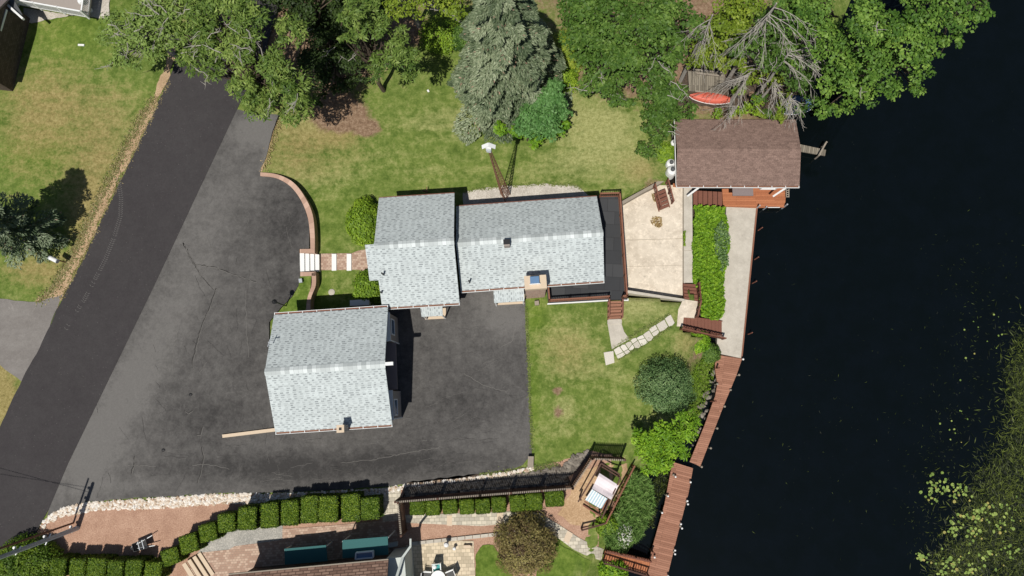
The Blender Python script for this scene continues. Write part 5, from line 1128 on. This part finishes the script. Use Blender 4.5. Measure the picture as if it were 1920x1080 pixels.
# white tanks
for a, c_, R_, H_, lab in ((1254,326,.40,1.5,"largest white tank with grey lid by the boathouse west wall nearest the patio"), (1253,311,.36,1.2,"middle white tank with grey lid half behind the largest"), (1260,272,.28,1.0,"smallest white tank among bushes by the boathouse wall")):
    zb = -.6; p = P(a-0, c_+3, zb); r = empty("white_tank", p, lab, "tank", "white tanks by the boathouse"); b = MB(); b.lathe(p, [(0, 0), (R_*.9, .02), (R_, .1), (R_, H_*.7), (R_*.9, H_*.86), (R_*.5, H_*.97), (0, H_)], 20); b.build("body", WHITE, r, smooth=True)
    b = MB(); b.lathe(p+Vector((0, 0, H_*.96)), [(R_*.42, 0), (R_*.44, .12), (R_*.3, .2), (0, .22)], 14); b.build("lid", DARKGREY, r)
# pedestal, slabs and little things
b = MB(); p = P(995, 866, .4); b.box((p.x, p.y, .38), (.42, .78, .06), -.05)
for k in range(3): b.box((p.x-.14+.14*k, p.y, .43), (.12, .78, .035), -.05)
pe = empty("wooden_bench", (p.x, p.y, 0), "small pale wooden bench at the lawn and asphalt corner", "bench"); b.build("seat", GREYWOOD, pe)
for s in (-1, 1): b = MB(); b.box((p.x, p.y+s*.3, .17), (.34, .06, .36), -.05); b.build("leg", GREYWOOD, pe)
b = MB(); px_slab(b, [(656,563),(692,561),(692,572),(656,573.5)], 1.5, 1.5); tag(b.build("storage_chest", WSTONE), "white storage chest between the garage roof and the round shrub", "chest")
b = MB(); p = G(571, 530); p.z = .84; b.box(p+Vector((0, 0, .12)), (.2, .26, .24), .2); b.box(p+Vector((0, 0, .26)), (.24, .3, .04), .2); tag(b.build("utility_box", STEEL), "little grey box on the grass corner below the front steps", "box")
b = MB(); p = G(622, 548); b.lathe(p+Vector((0, 0, -.05)), [(0, 0), (.24, 0), (.25, .1), (.16, .13), (0, .14)], 16); tag(b.build("well_cover", CONC2), "round concrete lid in the lawn near the garage", "lid")
for a, c_, lab in ((357,740,"upper"),(306,844,"lower")): b = MB(); p = P(a, c_, .84); b.lathe(p, [(.12, 0), (.12, .02), (.07, .06), (0, .07)], 10); b.box(p+Vector((.05, 0, .03)), (.16, .12, .05), .4); tag(b.build("rubber_puck", BLACK), f"{lab} small black object lying on the west driveway", "debris", "black specks on the driveway")
b = MB(); p = P(153, 85, .8); b.box(p+Vector((0, 0, .04)), (.5, .14, .08), -.05); tag(b.build("stone_block", WSTONE), "small white block on the lawn at the upper left", "block")
b = MB(); p = P(803, 171, .05); b.box(p+Vector((0, 0, .04)), (.14, .2, .08), .5); tag(b.build("marker_stone", WSTONE), "tiny white marker on the mown lawn west of the spruce", "marker")
b = MB(); b.beam(P(800, 351, .4), P(800, 362, .4), .06, .06); b.beam(P(793, 358, .3), P(802, 360, .3), .04, .3); tag(b.build("wall_hatch", RUST), "rusty hatch cover against the north wall of the west wing", "hatch")
for a, c_, R_, h_, lab in ((839,1017,.19,.55,"white globe lamp standing on the patio edging in the sun"), (817,1057,.19,.55,"shaded white globe lamp beside the sage gable wall"), (816,1071,.13,.3,"small dull globe below the shaded globe lamp"), (853,1026,.13,.3,"small white lantern on the sunny patio below the edging")):
    p = G(a, c_, .05); r = empty("globe_lamp", p, lab, "lamp", "globe lamps on the patio"); b = MB(); b.lathe(p, [(0, 0), (.1, 0), (.06, h_*.3), (.05, h_)], 10); b.build("base", STEEL, r)
    b = MB(); b.lathe(p+Vector((0, 0, h_-.03)), [(0, 0), (R_*.7, R_*.3), (R_, R_), (R_*.7, R_*1.7), (0, R_*2)], 16); b.build("globe", WHITE, r, smooth=True)
b = MB(); p = P(876, 1024, .1); b.box(p+Vector((0, 0, .12)), (.5, .2, .2), .03); b.box(p+Vector((.28, .02, .15)), (.08, .1, .28), .03); tag(b.build("flower_trough", BEIGE), "small terracotta trough on the patio corner", "planter")
def patio_chair(x, y, rz, label, cm):
    p = G(x, y, .06); r = empty("patio_chair", p, label, "chair", "white framed chairs on the rear patio"); r.rotation_euler.z = rz
    b = MB()
    for sx in (-1, 1):
        b.beam(p+Vector((sx*.28, -.28, 0)), p+Vector((sx*.28, -.28, .62)), .04, .04); b.beam(p+Vector((sx*.28, .25, 0)), p+Vector((sx*.26, .36, 1.0)), .04, .04); b.beam(p+Vector((sx*.28, -.3, .62)), p+Vector((sx*.28, .3, .64)), .06, .03); b.beam(p+Vector((sx*.28, -.28, .42)), p+Vector((sx*.28, .28, .42)), .04, .04)
    b.beam(p+Vector((-.28, .36, 1.0)), p+Vector((.28, .36, 1.0)), .04, .04); b.build("frame", WHITE, r); b = MB(); b.box(p+Vector((0, -.02, .45)), (.5, .52, .08)); b.build("seat", cm, r); b = MB(); b.beam(p+Vector((0, .27, .5)), p+Vector((0, .34, .95)), .48, .06); b.build("backrest", cm, r); return r
patio_chair(821, 1061, .1, "white framed patio chair with teal cushion beside the round table", TEALC); patio_chair(847, 1074, -1.2, "patio chair with dark seat right of the round table", BLACK); patio_chair(803, 1076, 1.5, "white patio chair left of the round table at the bottom edge", BLACK)
p = G(824, 1079, .06); r = empty("patio_table", p, "round white patio table cut by the bottom edge between chairs", "table"); b = MB(); b.lathe(p+Vector((0, 0, .7)), [(0, 0), (.5, 0), (.52, .03), (.0, .04)], 24); b.build("tabletop", WHITE, r); b = MB(); b.tube(p, p+Vector((0, 0, .7)), .05, .05, 8); b.lathe(p, [(.28, 0), (.26, .04), (.05, .1)], 14); b.build("pedestal", STEEL, r)

# ------------------------------------------------------------------ trees
conifer("blue_spruce", "large blue grey spruce with drooping boughs at the top centre of the lawn", (950,180), 15.5, 4.6, L_SPRUCE, 190, .42, .4, .24, spread=6.2)
conifer("spruce_tree", "dark spruce at the left edge casting a shadow across the dry lawn", (86,449), 12.5, 2.7, L_SPRUCE, 100, .3, .9, .24, spread=2.6)
pine("pine_tree", "large olive green pine overhanging the road at the top left", [(400,70,45,8),(395,130,32,7),(450,100,45,10),(450,165,38,8),(520,120,45,10),(545,160,45,9),(490,190,42,7),(560,205,40,6),(470,40,50,11),(540,60,40,10),(365,110,36,7),(345,50,34,8),(385,25,45,9),(350,0,40,9),(430,0,50,10),(350,100,24,6)], L_PINE, (520,200), .30, 1.0, 26)
pine("pine_tree", "pine with flat olive tiers standing over the lawn between the dark woods and the spruce", [(690,45,42,9),(665,30,35,10),(745,100,40,8),(715,125,36,6),(770,130,26,6),(650,75,20,9),(680,5,40,9),(745,65,26,8)], L_PINE, (720,170), .28, 1.1)
broadleaf("birch_tree", "thin pale green tree with loose leaves over the lawn right of the white deck", [(270,50,45,7),(235,85,28,6),(290,100,32,6),(250,120,22,5),(310,40,40,8),(215,40,30,7),(340,70,32,7),(285,15,44,8),(225,110,26,5),(200,70,22,5),(330,20,40,8),(300,70,36,6)], L_BIRCH, .20, .42, (330,105), BARKG, crr=(.3,.5), deadtwigs=16)
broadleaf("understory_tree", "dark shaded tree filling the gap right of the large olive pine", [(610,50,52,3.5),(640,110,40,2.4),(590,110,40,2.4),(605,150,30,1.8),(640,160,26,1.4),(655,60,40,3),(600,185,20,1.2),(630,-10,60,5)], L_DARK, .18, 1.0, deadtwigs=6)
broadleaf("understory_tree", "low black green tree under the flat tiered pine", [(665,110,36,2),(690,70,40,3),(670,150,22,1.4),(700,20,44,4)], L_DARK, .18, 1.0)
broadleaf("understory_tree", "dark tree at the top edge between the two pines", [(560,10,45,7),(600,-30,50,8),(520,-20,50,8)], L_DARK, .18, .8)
broadleaf("maple_tree", "bright green deciduous tree at the top edge left of the spruce", [(745,8,34,9),(785,12,30,8),(850,10,36,8),(880,40,24,6),(820,-15,40,9)], L_LIME, .2, .8, (786,50), BARKG)
shrub_ball("shrub", "bright low shrub at the lawn's north end beside a pale trunk", 825, 62, 1.5, 1.4, L_SHRUB, .16, 3000)
shrub_ball("shrub", "small green shrub tucked left of the spruce's foot", 868, 70, 1.0, 1.3, L_MAPLE, .16, 2400)
broadleaf("maple_tree", "blue green layered small tree at the southeast foot of the spruce", [(1035,180,36,4.2),(1015,210,44,3.6),(1048,205,26,3.6),(985,238,30,2.8),(1025,235,34,3.0)], L_TEALG, .2, 1.2, (1010,250), fill=1.3)
broadleaf("sumac_tree", "bright green low tree under the blue green one south of the spruce", [(940,240,18,1.6),(968,248,24,2.0),(1005,258,26,1.9),(1040,248,22,2.0),(1060,235,12,1.6)], L_BRIGHT, .22, 1.0, (990,262))
shrub_ball("shrub", "yellow green undergrowth in the gap right of the spruce", 1062, 95, 1.6, 1.6, L_LIME, .18, 3500, z0=0)
shrub_ball("shrub", "green undergrowth bush hidden between spruce and maples", 1052, 145, 1.2, 1.4, L_SHRUB, .16, 2800, z0=0)
broadleaf("maple_tree", "broad dark green maple at the top right of the spruce", [(1105,55,58,8),(1150,30,55,9.5),(1100,110,42,6.5),(1145,100,48,8),(1090,5,55,9)], L_MAPLE, .21, .9, (1125,130))
broadleaf("maple_tree", "dark green maple in the middle of the top right woods", [(1215,40,58,9.5),(1190,95,44,8),(1255,85,46,8),(1260,25,50,10),(1300,50,36,8)], L_MAPLE, .21, .9, (1230,130))
broadleaf("maple_tree", "low dark green tree with bare twigs bordering the dry lawn", [(1125,150,36,5),(1150,180,30,3.6),(1105,160,30,4.2),(1175,135,34,5.5),(1180,190,18,2.5)], L_MAPLE, .2, 1.0, (1140,190), deadtwigs=7)
broadleaf("maple_tree", "dense green tree just northwest of the boathouse roof", [(1235,130,40,6),(1225,170,38,5),(1260,175,36,5),(1245,210,38,4),(1285,205,24,3),(1215,225,28,3)], L_MAPLE, .2, 1.05, (1245,215), deadtwigs=8)
broadleaf("shrub", "dark green bush at the lawn edge west of the boathouse", [(1205,278,20,1.0),(1222,290,16,.8),(1225,268,20,1.1)], L_MAPLE, .16, 1.0, (1214,284), cat="shrub")
shrub_ball("shrub", "bright green bush against the boathouse west wall", 1248, 287, .95, 1.1, L_SHRUB, .15, 3200, z0=-.7)
broadleaf("shrub", "second dark bush between the dry lawn and the boathouse corner", [(1235,250,22,1.2),(1255,240,18,1.4),(1220,240,14,1.2)], L_MAPLE, .16, 1.0, (1238,255), cat="shrub", deadtwigs=2)
broadleaf("locust_tree", "yellow green tree above the red canoe", [(1330,110,32,4.5),(1355,85,30,5.5),(1310,95,24,4.5),(1345,125,22,3.5),(1365,115,20,4)], L_LIME, .18, .9, (1335,125), BARKG)
broadleaf("locust_tree", "yellow green tree at the top edge right of the bare grey top", [(1370,30,46,8),(1400,10,44,9),(1350,50,30,7)], L_LIME, .18, .85, (1375,70), BARKG)
broadleaf("maple_tree", "green tree between bare branches left of the big oak", [(1410,70,38,7),(1440,50,38,8),(1385,90,30,6),(1430,110,34,5.5),(1460,85,34,6.5)], L_MAPLE, .2, .85, (1430,105), deadtwigs=10)
broadleaf("locust_tree", "small yellow green tree just north of the boathouse roof's east half", [(1415,140,20,3),(1450,150,26,2.8),(1470,185,20,2),(1400,130,16,3.2),(1460,220,14,1.6),(1432,212,14,1.2)], L_LIME, .17, .6, (1450,175), deadtwigs=8)
broadleaf("oak_tree", "big spreading oak overhanging the dark water at the top right", [(1560,70,56,9),(1620,40,60,11),(1590,130,52,8),(1650,105,56,9.5),(1560,150,42,6.5),(1610,175,40,6),(1665,165,34,6.5),(1700,60,58,11),(1720,120,44,8.5),(1715,165,24,6.5),(1545,200,30,4.5),(1580,205,22,4.5)], L_OAK, .21, .9, (1590,150), fill=.6, deadtwigs=3)
broadleaf("oak_tree", "right hand oak crown reaching furthest over the water at the top", [(1770,30,50,11),(1760,85,36,9),(1800,20,44,10.5),(1835,18,28,9.5),(1790,75,22,8),(1730,0,50,12)], L_OAK, .21, .9, (1700,60), fill=.6)
broadleaf("oak_tree", "green oak at the top edge between the bare trees and the big oak", [(1500,40,48,8.5),(1520,0,50,10),(1490,100,36,6),(1525,115,28,6),(1480,0,40,9)], L_OAK, .2, .9, (1510,90), deadtwigs=12)
broadleaf("locust_tree", "yellow green foliage tree between the canoe and the bare leaning tree", [(1375,105,34,4),(1395,70,34,5),(1395,160,20,2.5),(1300,120,20,3),(1360,60,34,6),(1320,70,30,5)], L_LIME, .18, .8, (1385,140), BARKG, deadtwigs=5)
broadleaf("maple_tree", "low green tree around the blue boat north of the boathouse", [(1500,150,34,4),(1480,120,32,5),(1520,190,24,2.6),(1455,110,34,5),(1425,180,20,2),(1500,205,16,1.6),(1440,215,14,1.2)], L_MAPLE, .18, .9, (1500,170), deadtwigs=6)
broadleaf('shrub', 'green undergrowth along the north edge of the boathouse roof', [(1380,212,16,1.0),(1405,205,18,1.4),(1345,212,12,.6),(1465,205,16,1.4),(1420,190,16,1.8),(1385,170,14,1.6)], L_SHRUB, .16, .8, (1400,205), cat='shrub')
dead_tree("dead_tree", "bare grey treetop radiating left above the woods", (1336,28), 9.5, 2.8, 9, (2.8, 4.9), .6, 11)
dead_tree("dead_tree", "bare grey tree with branches spreading down from the top edge", (1456,6), 11, 4.0, 9, (3.4, 5.9), .6, 12)
dead_tree("dead_tree", "bare grey treetop with branches spreading right toward the oak", (1484,94), 7.5, 3.0, 9, (-1.2, .4), .4, 13)
dead_tree("dead_tree", "bare leaning tree fanning down beside the red canoe", (1408,135), 5.2, 3.0, 12, (3.3, 4.7), .6, 14)
dead_tree("dead_tree", "bare pale tree hanging over the boathouse roof's north edge", (1455,150), 5.0, 2.4, 6, (3.9, 5.6), .7, 15)
dead_tree("dead_tree", "bare pale branches hanging at the boathouse roof's northeast corner", (1485,175), 4.0, 2.6, 7, (4.3, 5.9), .8, 16)
dead_tree("dead_tree", "small bare tree low at the boathouse roof's northwest side", (1385,195), 3.0, 2.2, 5, (3.3, 4.4), .4, 17)
random.seed(99)
shrub_ball("ornamental_shrub", "round yellow green shrub at the northwest corner of the west wing", 683, 413, 1.25, 1.7, L_SHRUB, .16, 6500, rx=.95, ry=1.25, bumpy=.2)
shrub_ball("ornamental_shrub", "round green shrub at the southwest corner of the west wing", 693, 541, 1.1, 1.7, L_MAPLE if False else L_SHRUB, .15, 6000, ry=1.2, bumpy=.22)
shrub_ball("round_shrub", "round blue green shrub on the lawn near the upper dock", 1250, 724, 1.5, 2.0, L_BLUEG, .13, 11000, bumpy=.42, up=.5, asp=.4)
broadleaf("sumac_tree", "bright lime green feathery tree between the lawn and the docks", [(1215,835,34,2.0),(1250,815,34,2.3),(1285,800,30,2.3),(1240,860,34,2.0),(1200,820,20,1.8),(1300,785,20,2.0),(1220,875,24,1.6),(1270,840,26,2.0)], L_BRIGHT, .24, 1.0, (1245,845), asp=.36, fill=1.3)
shrub_ball("smoke_bush", "round bronze and purple bush beside the curving paver path", 985, 1022, 1.7, 2.4, L_BRONZE, .13, 13000, bumpy=.36, asp=.5)
shrub_ball("ornamental_shrub", "large round hedge bush at the bottom left corner by the road", 40, 1064, 2.0, 2.3, L_HEDGE, .12, 12000, bumpy=.06)
shrub_ball("ornamental_shrub", "tall dark bush behind the corner bush at the bottom left", 78, 1048, 1.1, 1.9, L_HEDGE, .12, 6000, bumpy=.06)
shrub_ball("shrub", "small green shrub beside the garden steps below the swing railing", 1137, 985, .7, .9, L_SHRUB, .14, 2200, z0=-.3)
shrub_ball("shrub", "bright green plant at the foot of the footbridge", 1150, 1072, .9, .9, L_BRIGHT, .15, 2600, z0=-1.0)
shrub_ball("shrub", "bright green plant below the long lake stairs", 1310, 640, .8, .6, L_BRIGHT, .15, 2200, z0=-1.1)
shrub_ball("shrub", "small leafy shrub on the bank beside the end of the walk", 1332, 662, .7, .6, L_MAPLE, .14, 1600, z0=-1.7)
shrub_ball("flowering_shrub", "white flowering bush among the reeds below the swing", 1163, 1003, .85, .9, L_FLOW, .09, 420, z0=-.9)
# bank planting, reeds, weeds
def Hb(a, b): return PZ-.12-.32*ss(1300, 1360, a)
b = MB(); b.prism([P(x, y, -1.2) for x, y in BANK], -2.2, -1.25); o = b.build("bank_soil", EARTH); o["kind"] = "structure"
V, A_ = field_leaves(rough(BANK, 9, 3), 21000, Hb, -.1, .55, .17, .6, .7); o = npmesh("ground_cover", V, 4, A_, L_BRIGHT, origin=tuple(P(1330, 500, -1.5))); tag(o, kind="stuff")
V, A_ = field_leaves(rough([(1335,432),(1350,415),(1364,440),(1364,500),(1350,515),(1340,480)],7,5), 900, Hb, .35, .6, .14, .6, .7); o = npmesh("ground_cover", V, 4, A_, L_BLUEG, origin=tuple(P(1350, 460, -1.5))); tag(o, kind="stuff")
REED = [(1180,880),(1215,895),(1220,915),(1225,945),(1212,975),(1200,1005),(1160,1030),(1135,1018),(1128,995),(1150,960),(1168,920)]
V, A_ = field_leaves(REED, 9000, lambda a, b: Hg(a, b), .1, 1.1, .55, .07, .7, "blade", .5); o = npmesh("reeds", V, 4, A_, L_REED, origin=tuple(P(1180, 960, -2))); tag(o, kind="stuff")
V, A_ = field_leaves([(1300,690),(1330,660),(1342,668),(1335,720),(1318,765),(1300,800),(1290,760)], 1500, Hg, .0, .25, .16, .3, .6); o = npmesh("bank_weeds", V, 4, A_, L_SHRUB, origin=tuple(P(1315, 720, -1.5))); tag(o, kind="stuff")
V, A_ = field_leaves([(1240,880),(1262,870),(1258,900),(1235,940),(1225,990),(1215,985),(1225,900)], 900, lambda a, b: a*0+WZ, .0, .15, .3, .12, .6); o = npmesh("pond_weeds", V, 4, A_, L_WEED, origin=tuple(P(1240, 920, -2.2))); tag(o, kind="stuff")
def weed_patch(name, cx, n, leaf, hi):
    k = RNG.integers(0, len(cx), n); c_ = np.array(cx)[k]; X = c_[:, 0]+RNG.normal(0, 1, n)*c_[:, 2]; Y = c_[:, 1]+RNG.normal(0, 1, n)*c_[:, 3]; W = np.array([tuple(P(a, b, WZ+.01)) for a, b in zip(X, Y)]); W[:, 2] += RNG.uniform(0, hi, n)
    D = unit(n)*np.array([1, 1, .1])+np.array([.25, .35, 0]); N = unit(n)*.4+np.array([0, 0, 1]); L = leaf*RNG.uniform(.4, 1.5, n); o = npmesh(name, leaves(W, D, N, L, L*.10), 4, RNG.uniform(0, 1, n)**1.3, L_WEED, origin=tuple(P(cx[0][0], cx[0][1], WZ))); tag(o, kind="stuff")
weed_patch("water_weeds", [(1925,690,20,40),(1935,760,20,40),(1925,720,22,45),(1930,800,28,40),(1915,860,34,30),(1880,910,34,26),(1905,970,34,30),(1850,960,36,26),(1880,1030,40,34),(1830,1040,30,30),(1920,1060,34,40),(1790,1060,26,20)], 15000, .42, .04)
weed_patch("drifting_weeds", [(1840,540,50,60),(1860,640,50,60),(1810,740,50,60),(1780,830,40,50),(1750,900,26,50),(1740,980,24,40),(1560,800,120,160)], 1100, .20, .03)
def tufts(name, line, n, w, m=L_SHRUB, leaf=.13):
    line = rough(line, 6, 1, False); k = RNG.integers(0, len(line)-1, n); f = RNG.random(n); c_ = np.array(line); X = c_[k, 0]*(1-f)+c_[k+1, 0]*f+RNG.normal(0, w, n); Y = c_[k, 1]*(1-f)+c_[k+1, 1]*f+RNG.normal(0, w, n)
    Z = Hd(X, Y)+.05 if n < 0 else np.maximum(Hg(X, Y), 0)*0+Hg(X, Y)+.05; W = np.array([tuple(P(a, b, z)) for a, b, z in zip(X, Y, Z)]); D = unit(n)*np.array([1, 1, .3]); N = unit(n)*.5+np.array([0, 0, 1]); L = leaf*RNG.uniform(.5, 1.5, n)
    tag(npmesh(name, leaves(W, D, N, L, L*.35), 4, RNG.uniform(0, .8, n), m, origin=tuple(W.mean(0))), kind="stuff")
L_GRS = leafmat("grass_tufts", (0.07, 0.11, 0.02), (0.16, 0.21, 0.05), (0.30, 0.30, 0.12))
tufts("grass_tufts", [(987,575),(991,690),(998,850)], 900, 1.6, L_GRS); DRYT = leafmat("dry_tufts", (0.16, 0.13, 0.05), (0.33, 0.27, 0.12), (0.55, 0.46, 0.26)); SHL = [(290,185),(262,225),(232,285),(205,338),(180,385),(158,432),(140,470),(98,545),(66,566)]
tufts("grass_tufts", SHL, 2600, 5, DRYT, .16); tufts("grass_tufts", SHL, 1200, 6, L_GRS, .15); tufts("grass_tufts", [(318,150),(262,262),(216,352),(160,472),(112,566)], 900, 3, DRYT, .14); tufts("grass_tufts", [(523,222),(508,270),(492,322)], 500, 4, DRYT, .14)
tufts("grass_tufts", [(1030,345),(1080,348),(1096,360)], 300, 2, L_GRS); tufts("grass_tufts", [(870,361),(905,354),(960,347),(1030,345)], 400, 2, L_GRS)
tufts("grass_tufts", [(1147,655),(1200,620),(1262,588)], 500, 2, L_GRS); tufts("grass_tufts", [(1160,672),(1215,641),(1264,608)], 500, 2, L_GRS); tufts("grass_tufts", [(900,893),(960,886),(1000,880),(1050,868)], 900, 4, L_GRS)
# lily pads
PM = []
for k in range(10):
    b = MB(); n = 12; r = 1.0; gap = .25; pts = [(0, 0, .01)]+[(math.cos(gap+(6.283-2*gap)*i/n)*r, math.sin(gap+(6.283-2*gap)*i/n)*r*random.uniform(.85, 1), .012) for i in range(n+1)]
    for i in range(1, n+1): b.face([pts[0], pts[i], pts[i+1]], None, min(.9, k/9+.05) if k < 9 else 0.98)
    o = b.build("tmp", L_PAD, origin=(0, 0, 0), attr_=True); PM.append(o.data); bpy.data.objects.remove(o)
cl = [(1755,910,22,16,26),(1795,925,25,14,26),(1748,935,12,14,14),(1790,985,14,20,22),(1830,970,22,14,24),(1855,955,26,18,22),(1825,1000,16,14,16),(1875,985,18,22,18),(1730,1045,16,10,16),(1775,1060,24,20,30),(1820,1070,26,14,22),(1850,1040,26,16,18),(1890,1040,20,22,14),(1900,960,20,26,10),(1790,800,26,40,10),(1840,620,60,100,14)]
for a, c_, rx, ry, n in cl:
    for _ in range(n):
        x, y = a+random.gauss(0, rx*.55), c_+random.gauss(0, ry*.55); p = P(x, y, WZ+.06+random.uniform(0, .03)); o = bpy.data.objects.new("lily_pad", random.choice(PM)); LINK(o); o.location = p; s = random.uniform(.06, .145) if c_ > 850 else random.uniform(.04, .09)
        o.scale = (s, s*random.uniform(.75, 1), 1); o.rotation_euler = (random.uniform(-.1, .1), random.uniform(-.1, .1), random.uniform(0, 6.28)); tag(o, "small round green lily pad floating among others at the lower right", "lily pad", "lily pads on the dark water")
print("OBJECTS", len(bpy.data.objects), "POLYS", sum(len(m.polygons) for m in bpy.data.meshes), "ERR", RG.err, R1.err, R2.err, RB.err)
